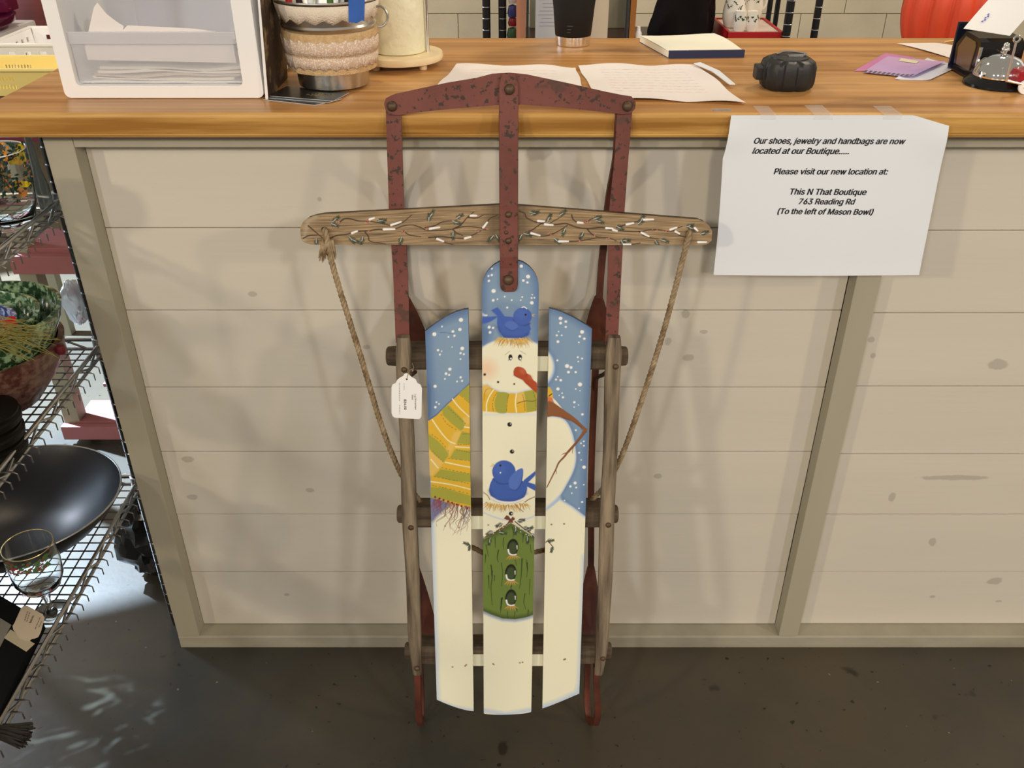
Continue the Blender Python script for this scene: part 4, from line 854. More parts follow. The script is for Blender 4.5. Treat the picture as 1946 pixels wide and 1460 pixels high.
# ================================================================ THINGS ON THE COUNTER
ZT = 1.0200
m_wplas = M('white_plastic', pc(236, 228, 216), rough=.35, spec=.5)
m_frost = M('frosted_plastic', (.80, .82, .88), rough=.3, alpha=.30)
m_steel = M('polished_steel', (.85, .83, .80), rough=.25, metal=1)
m_galv = M('galvanised_steel', (.56, .55, .52), rough=.30, metal=1, var=.15, scale=14)
m_chrome = M('chrome', (.82, .82, .82), rough=.06, metal=1)
m_black = M('black_plastic', (.018, .018, .018), rough=.45)
m_blackg = M('black_gloss', (.010, .010, .010), rough=.15)
m_kraft = M('cream_sheet', pc(225, 208, 185), rough=.7, var=.03, scale=5)
# drawer unit
dr = empty('drawer_unit', (-.47, .16, ZT), 'white plastic drawer unit with frosted see-through drawer full of papers', 'drawer unit')
x0, x1, y0, y1, z1 = -.607, -.337, .042, .30, 1.40
def rr(x0, x1, z0, z1, r, n=5):
    out = []
    for cx, cz, a0 in ((x1-r, z1-r, 0), (x0+r, z1-r, 90), (x0+r, z0+r, 180), (x1-r, z0+r, 270)):
        for k in range(n+1): a = R(a0+90*k/n); out.append((cx+r*math.cos(a), cz+r*math.sin(a)))
    return out
def xz(u, v, w_): return (u, w_, v)
g = G(); zt = z1; o_ = rr(x0, x1, ZT+.0012, zt, .008); i_ = rr(x0+.019, x1-.026, ZT+.0175, zt-.02, .006); n = len(o_)
for ya in (y0, y1): g.v += [(a, ya, b) for a, b in o_]+[(a, ya, b) for a, b in i_]
for k in range(n):
    k2 = (k+1) % n; g.f += [(k, k2, n+k2, n+k), (2*n+k, 3*n+k, 3*n+k2, 2*n+k2), (k, 2*n+k, 2*n+k2, k2), (n+k, n+k2, 3*n+k2, 3*n+k)]
g.m = [0]*len(g.f); ob('shell', g, m_wplas, dr, autos=35)
ob('back_panel', G().box(x0+.012, x1-.016, y1-.004, y1-.0005, ZT+.012, zt-.015), M('bluish_plastic', (.88, .90, .97), rough=.9, trans=.45, ior=1.1), dr)
tag(ob('drawer_shade', G().box(x0+.040, x1-.050, y0+.020, y0+.11, ZT+.0465, ZT+.057, b=.002), M('teal_shade', pc(84, 92, 88), rough=.6)), 'dark teal box added as shade above the papers in the frosted drawer', 'shade')  # box put in to form the dark band of shade above the papers
ob('drawer_front', G().box(x0+.021, x1-.028, y0+.008, y0+.0105, ZT+.019, ZT+.085, b=.001), m_frost, dr)
ob('drawer_lip', G().box(x0+.021, x1-.028, y0+.0040, y0+.0078, ZT+.0700, ZT+.0855, b=.0012), m_frost, dr)
ob('drawer_floor', G().box(x0+.021, x1-.028, y0+.012, y1-.01, ZT+.0185, ZT+.0205), m_wplas, dr)
for k, c in enumerate((pc(205, 190, 160), pc(225, 205, 165), pc(190, 165, 125), pc(230, 215, 185), pc(215, 200, 170))):
    z = ZT+.021+k*.0045
    st_ = G().sheet(lambda s, t, k=k, z=z: Vector((x0+.034+.004*k+(x1-x0-.085+.006*k)*s, y0+.013+.17*t, z+.0015*math.sin(s*5+k*2)+.001*math.sin(s*11+k))), 16, 3, th=.0035)
    sp = ob('paper_stack', st_, M('stack_paper_%d' % k, c, rough=.8), None); tag(sp, ['lowest paper bundle lying in the frosted drawer', 'second paper bundle from the bottom in the frosted drawer', 'tan paper bundle in the middle of the drawer stack', 'pale paper bundle near the top of the drawer stack', 'topmost paper bundle of the stack in the drawer'][k], 'papers')
g = G().prism([(x0+.036, ZT+.064), (x0+.060, ZT+.114), (x0+.066, ZT+.120), (x0+.071, ZT+.112), (x0+.075, ZT+.106), (x0+.083, ZT+.099), (x0+.088, ZT+.095), (x0+.094, ZT+.091), (x0+.092, ZT+.086), (x0+.099, ZT+.092), (x1-.085, ZT+.088), (x1-.040, ZT+.082), (x1-.035, ZT+.080), (x1-.035, ZT+.044), (x0+.14, ZT+.046), (x0+.036, ZT+.048)], xz, .0560, .0566)
tag(ob('torn_paper', g, m_kraft), 'torn beige paper with a pointed corner standing in the drawer', 'paper')
# card standing on edge beside the unit, printed on its right side
g = G().add([(-.334, .036, ZT+.001), (-.330, .036, ZT+.001), (-.330, .16, ZT+.001), (-.334, .16, ZT+.001), (-.322, .036, ZT+.19), (-.3195, .036, ZT+.19), (-.3195, .16, ZT+.19), (-.322, .16, ZT+.19)],
            [[0, 3, 2, 1], [4, 5, 6, 7], [0, 1, 5, 4], [1, 2, 6, 5], [2, 3, 7, 6], [3, 0, 4, 7]])
g.m = [0, 0, 0, 1, 0, 0]
tag(ob('standing_card', g, [m_wplas, M('brown_print', pc(62, 44, 28), rough=.6, col2=pc(150, 118, 78), scale=26, contrast=(.5, .62))]), 'white card with dark brown printed back standing against the drawer unit', 'card')
# flat black photo cards
m_edgew = M('card_edge', pc(205, 200, 185), rough=.6); m_photo = M('dark_photo_print', pc(30, 28, 22), rough=.25, col2=pc(52, 48, 38), scale=8)
cps = [[(500, 190), (598, 201), (620, 196), (530, 172)], [(505, 188), (622, 198), (650, 190), (540, 170)], [(510, 186), (634, 196), (664, 180), (545, 168)]]
for k, q in enumerate(cps):
    P = [onz(x, y, ZT) for x, y in q]; z = ZT+.0003+k*.0010
    g = G(); g.prism([(p[0], p[1]) for p in P], lambda a, b, c: (a, b, c), z, z+.0006)
    g.m = [0 if i != 1 else 1 for i in range(len(g.m))]
    c_ = ob('photo_card', g, [m_edgew, m_photo], group='dark photo cards under the bucket'); tag(c_, ['lowest dark photo card, sticking out nearest the counter edge', 'middle dark photo card of the fan under the bucket', 'topmost dark photo card with flowers, under the bucket'][k], 'card')
P = onz(607, 184, ZT); g = G(); rg = random.Random(5)
for k in range(60):
    a = rg.uniform(0, 6.28); r = rg.random()**.5; cx, cy = P[0]+.017*r*math.cos(a), P[1]+.006*r*math.sin(a); s_ = rg.uniform(.0007, .0016)
    g.add([(cx-s_, cy-s_, ZT+.00292), (cx+s_, cy-s_, ZT+.00292), (cx+s_, cy+s_, ZT+.00292), (cx-s_, cy+s_, ZT+.00292)], [[0, 1, 2, 3]], k % 3)
g.open = True; ob('flower_print', g, [M('print_yellow', pc(150, 135, 50)), M('print_pink', pc(175, 110, 85)), M('print_green', pc(110, 125, 70))], c_, kind='stuff')
# bucket
bc = empty('metal_bucket', (-.246, .115, ZT), 'galvanised metal bucket wrapped in burlap and cream lace, holding pens', 'bucket')
cx, cy = -.2535, .118; z0 = ZT+.0036
def zz(*P): return [(r, z0+z) for r, z in P]
g = G().lathe(zz((.0475, 0), (.0492, .001), (.0500, .006), (.0515, .028), (.0555, .050), (.0600, .068), (.0640, .079), (.0655, .082), (.0640, .085), (.0652, .090), (.0695, .112), (.0715, .1135), (.0715, .1165), (.0695, .1165), (.0680, .112), (.0600, .070), (.0500, .028), (.0460, .004), (0, .004)), (cx, cy, 0), 56); ob('pail', g, m_galv, bc, autos=40)
m_burl = M('burlap', pc(190, 148, 92), rough=.95, col2=pc(214, 176, 122), scale=160, bump=.9, bscale=700)
m_lace = M('cream_lace', pc(222, 200, 165), rough=.9, bump=.8, bscale=500); 
g = G().lathe(zz((.0555, .022), (.0620, .0235), (.0650, .045), (.0665, .070), (.0655, .0765), (.0600, .076)), (cx, cy, 0), 64)
rg = random.Random(3)
ob('burlap_band', g, m_burl, bc, autos=60)
def scallop(zlow, zhigh, r_of, nsc, amp, th, mat, name, tri=False, flip=False):
    g = G(); N = nsc*8; V = []
    for k in range(N):
        a = 2*math.pi*k/N; ph = (k % 8)/8; s = abs(2*ph-1) if tri else abs(math.cos(math.pi*ph)); zl = zlow+(1-s)*amp*(-1); zh = zhigh
        if flip: zl = zlow; zh = zhigh+(1-s)*amp
        for z in (zl, (zl+zh)/2, zh):
            r = r_of(z); V.append((cx+r*math.cos(a), cy+r*math.sin(a), z0+z))
    for k in range(N):
        k2 = (k+1) % N
        for j in range(2): g.f.append((k*3+j, k2*3+j, k2*3+j+1, k*3+j+1))
    g.v = V; g.m = [0]*len(g.f); o = ob(name, g, mat, bc, smooth=True, autos=60); md = o.modifiers.new('s', 'SOLIDIFY'); md.thickness = th; md.offset = 1; return o
rband = lambda z: .0625+(.0668-.0625)*(z-.0235)/.046+.0006
def lace_mat():
    m = M('lace_net', pc(226, 205, 170), rough=.9, bump=.6, bscale=600); n, l = nt(m); b = n['Principled BSDF']; tc = n.new('ShaderNodeTexCoord')
    v = n.new('ShaderNodeTexVoronoi'); v.inputs['Scale'].default_value = 420; l.new(tc.outputs['Object'], v.inputs['Vector'])
    cr = n.new('ShaderNodeValToRGB'); cr.color_ramp.elements[0].position = .25; cr.color_ramp.elements[1].position = .55
    cr.color_ramp.elements[0].color = (*pc(228, 204, 172), 1); cr.color_ramp.elements[1].color = (*pc(200, 168, 132), 1); l.new(v.outputs['Distance'], cr.inputs[0]); l.new(cr.outputs[0], b.inputs['Base Color']); return m
m_net = lace_mat()
scallop(.0470, .0660, rband, 26, .003, .0004, m_net, 'lace', flip=True); scallop(.0320, .0465, rband, 26, .003, .0004, m_net, 'lace')
ob('cord', G().tube([(cx+.0657*math.cos(a), cy+.0657*math.sin(a), z0+.0468) for a in np.linspace(0, 6.283, 65)[:-1]], .0006, 5, closed=True), m_burl, bc)
scallop(.0945, .1120, lambda z: .0655+(.0705-.0655)*(z-.090)/.022+.0004, 17, .006, .0007, m_lace, 'lace_trim', tri=True)
g = G().tube([(cx+.071*math.cos(a)+0, cy+.071*math.sin(a), z0+.115) for a in np.linspace(0, 6.283, 57)[:-1]], .0017, 6, closed=True); ob('rolled_rim', g, m_galv, bc, smooth=True)
q = ony(724, 31, cy-.02); g = G().tube([(q[0]-.002+.011*math.cos(a), q[1], q[2]+.013*math.sin(a)) for a in np.linspace(-1.9, 1.9, 14)], .0018, 7); ob('handle', g, m_galv, bc, smooth=True)
a0 = math.atan2(-.055, .050)
g = G().sheet(lambda s, t: Vector((cx+(.0735-.005*t+.0004)*math.cos(a0+.20-.36*s), cy+(.0735-.005*t)*math.sin(a0+.20-.36*s), z0+.120-.030*t+.0012*math.sin(s*9)*t)), 8, 6, th=.0005); ob('painters_tape', g, M('blue_masking_tape', pc(52, 96, 160), rough=.6, var=.08, scale=40), bc)
for k, (dx, dy, c, nm, lb) in enumerate(((-.042, -.035, pc(175, 30, 35), 'pen', 'red pen at the left inside the lace bucket'), (-.012, -.045, pc(225, 220, 205), 'pen', 'white pen standing in the middle of the lace bucket'), (.012, -.040, pc(80, 110, 50), 'pen', 'green pen in the lace bucket right of the white one'), (.034, -.038, pc(30, 26, 22), 'pen', 'black pen at the right inside the lace bucket'), (-.028, -.038, pc(40, 32, 28), 'pen', 'black pen between the red and white pens'))):
    ob(nm, G().tube([(cx+dx*.6, cy+dy*.6, z0+.006), (cx+dx, cy+dy, z0+.10), (cx+dx*1.12, cy+dy*1.1, z0+.150), (cx+dx*1.13, cy+dy*1.1, z0+.156)], [.004, .0045, .0045, .002], 10), M('pen_%d' % k, c, rough=.35), None, lb, 'pen', group='pens in the lace bucket', autos=50)
# paper towel stand
pt = empty('paper_towel_holder', (-.172, .25, ZT), 'cream wooden paper towel stand with round base and chrome side rod', 'towel holder')
px_, py_ = -.174, .252
m_creamw = M('cream_wood', pc(226, 196, 142), rough=.4, var=.06, scale=3, stretch=(1, 8, 1))
ob('base', G().lathe([(.060, ZT+.008), (.066, ZT+.0095), (.0675, ZT+.014), (.066, ZT+.019), (.060, ZT+.0205), (0, ZT+.0205)], (px_, py_, 0), 48), m_creamw, pt, autos=40)
for a in (-.7, 2.4, 4.0): ob('foot', G().lathe([(.0055, ZT), (.006, ZT+.001), (.006, ZT+.0085)], (px_+.050*math.cos(a), py_+.050*math.sin(a), 0), 14), m_creamw, pt)
ob('side_rod', G().tube([(-.1295, .246, ZT+.020), (-.1295, .246, ZT+.33)], .0028, 12), m_chrome, pt, smooth=True)
ob('centre_pole', G().tube([(px_, py_, ZT+.020), (px_, py_, ZT+.33)], .006, 12), m_creamw, pt, smooth=True)
tw = empty('paper_towel_roll', (px_, py_, ZT+.021), 'full roll of white quilted paper towels on the cream stand', 'paper towels')
m_towel = M('quilted_towel', pc(246, 220, 174), rough=.9, bump=.9, bscale=110)
g = G().lathe([(.0095, ZT+.0215), (.040, ZT+.0215), (.0412, ZT+.023), (.0412, ZT+.299), (.040, ZT+.30), (.0095, ZT+.30)], (px_, py_, 0), 56); ob('roll', g, m_towel, tw, autos=40)
# tumbler
tb = empty('travel_tumbler', (.101, .405, ZT), 'black travel tumbler with a bare steel band at its foot', 'tumbler')
tx, ty = .1035, .408
ob('steel_base', G().lathe([(.026, ZT+.0003), (.0285, ZT+.0006), (.0290, ZT+.003), (.0300, ZT+.0155)], (tx, ty, 0), 48), m_steel, tb, autos=40)
ob('black_body', G().lathe([(.0299, ZT+.0155), (.0305, ZT+.0165), (.0345, ZT+.060), (.0395, ZT+.100), (.0420, ZT+.165), (.0425, ZT+.17)], (tx, ty, 0), 48), M('powder_black', (.012, .012, .011), rough=.6, spec=.25), tb, autos=40)
ob('lid', G().lathe([(.0430, ZT+.17), (.0432, ZT+.178), (.040, ZT+.181), (0, ZT+.181)], (tx, ty, 0), 48), m_blackg, tb, autos=40)
for k, (wd, zz_) in enumerate(((.010, .034), (.007, .0285), (.006, .024))):
    a0 = -1.95; r_ = .0314+(zz_-.0165)*.09
    g = G().sheet(lambda s, t, r_=r_, zz_=zz_, wd=wd: Vector((tx+r_*math.cos(a0+s*wd/r_), ty+r_*math.sin(a0+s*wd/r_), ZT+zz_+.0012*t)), 4, 1); g.open = True; ob('mark', g, M('faint_print', (.05, .05, .05), rough=.5), tb)
# notepad
Q = [onz(*q, ZT+.0) for q in ((1270, 112), (1413, 108), (1362, 76), (1212, 82))]
P_ = [Vector((.251, .296)), Vector((.3725, .304)), Vector((.350, .440)), Vector((.2200, .425))]
npd = empty('notepad', (.30, .38, ZT), 'open pad of cream pages with navy spine on the counter', 'notepad')
def bil(s, t): a = P_[0].lerp(P_[1], s); b = P_[3].lerp(P_[2], s); return a.lerp(b, t)
g = G().sheet(lambda s, t: Vector((*bil(s*.985, t), ZT+.0015)), 1, 1, th=-.0); 
g = G(); zA, zB = ZT+.0008, ZT+.0100
c4 = [bil(0, .02), bil(.985, .02), bil(.985, 1), bil(0, 1)]
g.prism([tuple(c) for c in c4], lambda a, b, c: (a, b, c), zA, zB); ob('page_block', g, M('cream_pages', pc(228, 210, 170), rough=.7, var=.04, scale=90, stretch=(.01, .01, 1)), npd)
c4 = [bil(0.0, -.012), bil(1, -.012), bil(1, .028), bil(0.0, .028)]
g = G(); g.prism([tuple(c) for c in c4], lambda a, b, c: (a, b, c), ZT+.0002, ZT+.0115); ob('spine', g, M('navy_cloth', pc(34, 38, 62), rough=.6), npd)
g = G().sheet(lambda s, t: Vector((*bil(s*1.0+.0, .03+.98*t), ZT+.0106+.0025*math.sin(t*3.1)*(s)+.001*math.sin(s*5+t*3))), 14, 14, th=.0003); ob('top_page', g, M('top_page_paper', pc(240, 222, 182), rough=.7), npd, autos=60)
ob('cover_board', G().prism([tuple(bil(-.005, .02)), tuple(bil(.99, .02)), tuple(bil(.99, 1.0)), tuple(bil(-.005, 1.0))], lambda a, b, c: (a, b, c), ZT+.0001, ZT+.0007), M('navy_cover', pc(46, 50, 72), rough=.6), npd)
# two paper notices lying flat
def flat_sheet(name, P, label, mat, lines=0, seed=0, amp=.003, z_=.0006, cat='paper', edgeup=.004):
    A = [onz(x, y, ZT) for x, y in P]; rg = random.Random(seed); ph = [rg.uniform(0, 6) for _ in range(4)]
    def f(s, t):
        a = A[0].lerp(A[1], s); b = A[3].lerp(A[2], s); q = a.lerp(b, t)
        ed = min(s, 1-s, t, 1-t); wv = max(0, math.sin(s*9+ph[0])*.5+math.sin(t*7+s*4+ph[1])*.5+.15)
        return Vector((q[0]+.0008*math.sin(t*14+ph[2]), q[1]+.0012*math.sin(s*17+ph[3]), ZT+z_+amp*wv*(1-min(1, ed*5))+edgeup*max(0, .1-min(t, 1-t))*3*abs(math.sin(s*6+ph[0]))))
    root = empty(name, tuple((A[0]+A[1]+A[2]+A[3])/4), label, cat)
    ob('sheet', G().sheet(f, 28, 20, th=.00025), mat, root, autos=70)
    if lines:
        g = G(); g.open = True
        for k in range(lines):
            t = .86-.70*k/lines; s = .16; 
            while s < .84:
                d = rg.uniform(.03, .09); e = min(.84, s+d); dz = Vector((0, 0, .0011+amp*.0)); h_ = .006
                q = [f(s, t), f(e, t), f(e, t+h_), f(s, t+h_)]; g.add([v+Vector((0, 0, .0007)) for v in q], [[0, 1, 2, 3]]); s = e+.018
            if rg.random() < .25: pass
        ob('typed_lines', g, M('faded_type', pc(222, 206, 182), rough=.7), root, kind='stuff')
    return root
flat_sheet('paper_sheet', [(806, 196), (1118, 196), (1094, 130), (868, 124)], 'wrinkled cream paper sheet behind the sled bumper, left of its twin', m_kraft, 9, 1)
flat_sheet('paper_sheet', [(1136, 190), (1416, 199), (1322, 126), (1098, 127)], 'wrinkled cream paper sheet right of the sled, with curled edges', m_kraft, 9, 2, z_=.0012)
A = [onz(x, y, ZT) for x, y in ((1385, 168), (1352, 143), (1318, 128), (1330, 126), (1366, 142), (1396, 168))]
tag(ob('paper_curl', G().prism([(p[0], p[1]) for p in A], lambda a, b, c: (a, b, c), ZT+.0052, ZT+.0062), m_paper), 'narrow white paper strip curled along the right paper sheet', 'paper')
# tape measure
tm = empty('tape_measure', (.386, .112, ZT), 'black rubber tape measure lying flat with chrome belt clip', 'tape measure')
mx_, my_ = .3880, .106
def tmr(k): return 1+.035*math.cos(k)
out = []
for k in range(72):
    a = 2*math.pi*k/72; rx, ry = .0375, .034; e = 2.7
    c_, s_ = math.cos(a), math.sin(a); r = 1/((abs(c_/rx))**e+(abs(s_/ry))**e)**(1/e); notch = 1-.065*(1 if (k % 8 in (0, 1)) else 0); out.append((r*notch*c_, r*notch*s_))
g = G(); zs = [(.0005, .84), (.004, .95), (.010, 1), (.030, 1.0), (.037, .93), (.0405, .78)]; V = []
for z, sc_ in zs: V += [(mx_+a*sc_, my_+b*sc_, ZT+z) for a, b in out]
Fc = [[i*72+k, i*72+(k+1) % 72, (i+1)*72+(k+1) % 72, (i+1)*72+k] for i in range(len(zs)-1) for k in range(72)]+[list(range(72))[::-1], [5*72+k for k in range(72)]]
ob('case', G().add(V, Fc), M('black_rubber', (.016, .0175, .018), rough=.42, bump=.1, bscale=400), tm, autos=35)
ob('top_cap', G().lathe([(.026, ZT+.0404), (.0255, ZT+.0425), (.018, ZT+.0435), (0, ZT+.0435)], (mx_, my_, 0), 36), m_black, tm, autos=40)
q = G().box(mx_-.046, mx_-.034, my_-.010, my_+.012, ZT+.012, ZT+.031, b=.003); ob('blade_mouth', q, MATS['black_rubber'], tm)
ob('belt_clip', G().tube(spl([(mx_-.018, my_+.004, ZT+.0445), (mx_-.004, my_+.008, ZT+.0475), (mx_+.018, my_+.003, ZT+.0462), (mx_+.020, my_-.006, ZT+.0456), (mx_-.002, my_-.008, ZT+.0450)], 5), .0014, 8), m_chrome, tm, smooth=True)
ob('clip_plate', G().box(mx_-.004, mx_+.016, my_-.010, my_-.002, ZT+.0434, ZT+.0455, b=.0006), m_chrome, tm)
# flyers
m_lav = M('lavender_paper', pc(196, 150, 172), rough=.5, col2=pc(172, 138, 172), scale=4); m_rec = M('receipt_paper', pc(205, 198, 192), rough=.6)
def curl_sheet(name, P, zf, mat, label, cat='flyer', th=.0003):
    A = [onz(x, y, ZT) for x, y in P]
    f = lambda s, t: (lambda q: Vector((q[0], q[1], ZT+zf(s, t))))(A[0].lerp(A[1], s).lerp(A[3].lerp(A[2], s), t))
    root = empty(name, tuple((A[0]+A[1]+A[2]+A[3])/4), label, cat); ob('sheet', G().sheet(f, 14, 14, th=th), mat, root, autos=70); return root, f
r1, f1 = curl_sheet('flyer', [(1640, 140), (1735, 150), (1798, 122), (1690, 108)], lambda s, t: .0022+.012*max(0, s-.7)**2*6*.4+.001*math.sin(t*3), m_lav, 'lavender flyer with a checkered lower edge on the counter')
g = G(); g.open = True
for k in range(11):
    s0, s1 = k/11, (k+.55)/11; g.add([f1(s0, .005)+Vector((0, 0, .0005)), f1(s1, .005)+Vector((0, 0, .0005)), f1(s1, .09)+Vector((0, 0, .0005)), f1(s0, .09)+Vector((0, 0, .0005))], [[0, 1, 2, 3]])
ob('checker_strip', g, M('green_checks', pc(70, 82, 66)), r1)
g = G(); g.open = True; g.add([f1(s0, t)+Vector((0, 0, .0006)) for s0, t in ((.30, .72), (.62, .70), (.60, .86), (.25, .90))], [[0, 1, 2, 3]]); ob('panel_print', g, M('cream_print', pc(215, 200, 150)), r1)
curl_sheet('flyer', [(1622, 136), (1722, 136), (1735, 112), (1682, 104)], lambda s, t: .0008+.002*t, M('pink_paper', pc(190, 110, 140), rough=.5), 'deep pink flyer peeking out beneath the lavender one')
curl_sheet('receipt', [(1700, 152), (1768, 153), (1826, 126), (1762, 112)], lambda s, t: .0006+.010*max(0, abs(s-.5)-.3)**1.3, m_rec, 'grey white receipt curled beside the lavender flyer', 'receipt')
curl_sheet('paper_slip', [(1705, 83), (1822, 116), (1830, 92), (1775, 82)], lambda s, t: .0006+.0015*math.sin(s*3.14), m_kraft, 'cream paper slip lying behind the receipt at the back', 'paper')
ob('pencil', G().tube([onz(1795, 80, ZT+.004), onz(1828, 76, ZT+.004)], [.0012, .0035], 6), M('brass_tone', pc(200, 160, 90), rough=.3, metal=.6), None, 'short brass coloured pencil beside the orange pumpkin view', 'pencil')
# card reader / holder with papers
hd = empty('card_holder', (.72, .22, ZT), 'glossy black desk card holder with sloping side beside the bell', 'holder')
a = onz(1842, 165, ZT); hx0, hx1 = a[0]+.022, a[0]+.085; hy0 = .150
def yz(u, v, w_): return (w_, u, v)
prof = [(hy0, ZT+.004), (hy0, ZT+.046), (hy0+.004, ZT+.052), (hy0+.012, ZT+.056), (hy0+.055, ZT+.058), (hy0+.078, ZT+.036), (hy0+.070, ZT+.004)]
ob('body', G().prism(prof, yz, hx0, hx1), m_blackg, hd)
pf2 = [(hy0+.016, ZT+.010), (hy0+.014, ZT+.044), (hy0+.018, ZT+.050), (hy0+.050, ZT+.052), (hy0+.066, ZT+.034), (hy0+.060, ZT+.010)]
ob('side_panel', G().prism(pf2, yz, hx0-.0015, hx0+.0005), M('smoky_panel', pc(110, 84, 52), rough=.2), hd)
ob('chrome_edge', G().box(hx0-.001, hx0+.003, hy0-.0015, hy0+.002, ZT+.012, ZT+.046, b=.0008), m_chrome, hd)
ob('foot_plate', G().box(hx0-.006, hx1, hy0-.004, hy0+.075, ZT, ZT+.0042, b=.001), M('dark_maroon_plastic', (.02, .008, .01), rough=.3), hd)
ob('back_lip', G().box(hx0-.001, hx0+.030, hy0+.082, hy0+.088, ZT, ZT+.066, b=.002), M('navy_gloss', (.012, .016, .035), rough=.2), hd)
# paper resting on the holder
tilt = [ony(1831, 54, .190), ony(1919, 68, .145), ony(2012, -28, .17), ony(1925, -46, .26)]
def tsh(s, t): return tilt[0].lerp(tilt[1], s).lerp(tilt[3].lerp(tilt[2], s), t)+Vector((0, 0, .004*math.sin(t*3)))
r2 = empty('paper_sheet', tuple(tilt[0]), 'white paper sheet with a purple mark sloping over the black holder', 'paper')
ob('sheet', G().sheet(tsh, 10, 10, th=.0004), M('bright_paper', pc(235, 232, 228), rough=.6), r2, autos=60)
g = G(); g.open = True; 
for k in range(5): g.add([tsh(.23+.03*(k % 2), .12+.03*k)+Vector((0, -.001, .0012)), tsh(.27+.03*(k % 2), .12+.03*k)+Vector((0, -.001, .0012)), tsh(.27+.02*(k % 2), .145+.03*k)+Vector((0, -.001, .0012)), tsh(.24+.02*(k % 2), .145+.03*k)+Vector((0, -.001, .0012))], [[0, 1, 2, 3]])
ob('pen_scribble', g, M('purple_ink', pc(90, 85, 150)), r2)
c5 = [Vector((.740, .130, ZT+.030)), Vector((.86, .150, ZT+.022)), Vector((.86, .20, ZT+.14)), Vector((.745, .19, ZT+.125))]
def csh(s, t): return c5[0].lerp(c5[1], s).lerp(c5[3].lerp(c5[2], s), t)
r3 = empty('leaflet', tuple(c5[0]), 'white leaflet with black printed strip leaning behind the bell', 'leaflet')
ob('sheet', G().sheet(csh, 4, 4, th=.0004), m_paper, r3)
g = G(); g.open = True
for k in range(8): g.add([csh(.05+.010*k, .50+.06*k)+Vector((0, -.0008, 0)), csh(.085+.010*k, .50+.06*k)+Vector((0, -.0008, 0)), csh(.088+.010*k, .535+.06*k)+Vector((0, -.0008, 0)), csh(.053+.010*k, .535+.06*k)+Vector((0, -.0008, 0))], [[0, 1, 2, 3]])
ob('black_strip_print', g, m_ink, r3)
# bell
be = empty('service_bell', (.688, .135, ZT), 'chrome service bell on round black base at right end', 'bell')
bx_, by_ = .6950, .122
ob('base', G().lathe([(.0445, ZT), (.0455, ZT+.001), (.0450, ZT+.004), (.036, ZT+.0115), (.033, ZT+.013), (0, ZT+.013)], (bx_, by_, 0), 48), m_blackg, be, autos=40)
ob('dome', G().lathe([(.0345, ZT+.0130), (.0348, ZT+.0150), (.0335, ZT+.0200), (.0300, ZT+.0290), (.0240, ZT+.0360), (.0155, ZT+.0405), (.0060, ZT+.0425), (0, ZT+.0428)], (bx_, by_, 0), 48), m_chrome, be, smooth=True, autos=50)
ob('plunger', G().lathe([(.003, ZT+.0422), (.003, ZT+.046), (.0055, ZT+.0475), (.0058, ZT+.050), (.004, ZT+.052), (.0044, ZT+.0545), (.003, ZT+.057), (0, ZT+.0577)], (bx_, by_, 0), 20), m_chrome, be, smooth=True, autos=50)
# red toy trolley with wrench-like handle, at the frame's edge
ty_ = empty('toy_wagon', (.73, .07, ZT), 'tiny red toy wagon with white wheel and metal pull handle', 'toy')
w0_ = ony(1946, 132, .085)
ob('tray', G().box(.697, .760, .070, .120, ZT+.012, ZT+.030, b=.003), M('toy_red', pc(150, 24, 28), rough=.25), ty_)
for y in (.067, .123):
    for x in (.708, .750):
        Mx = Matrix.Rotation(math.pi/2, 4, 'X'); ob('wheel', G().lathe([(.003, -.002), (.0095, -.002), (.0098, 0), (.0095, .002), (.003, .002)], (x, y, ZT+.0098), 24, Mx), m_wplas, ty_, autos=40)
        ob('hub', G().lathe([(.0032, -.0025), (.0035, 0), (.0032, .0025)], (x, y, ZT+.0098), 12, Mx), MATS['toy_red'], ty_)
p0, p1 = ony(1913, 153, .062), ony(1931, 80, .062)
ob('pull_handle', G().tube([(.700, .066, ZT+.014), tuple(p0), tuple(p0+(p1-p0)*.05), tuple(p1)], [.0018, .0022, .0017, .0015], 8), m_steel, ty_, smooth=True)
ob('handle_loop', G().tube([(p1[0]+.0042*math.cos(a), p1[1], p1[2]+.004+.0042*math.sin(a)) for a in np.linspace(0, 6.283, 15)[:-1]], .0014, 6, closed=True), m_steel, ty_, smooth=True)
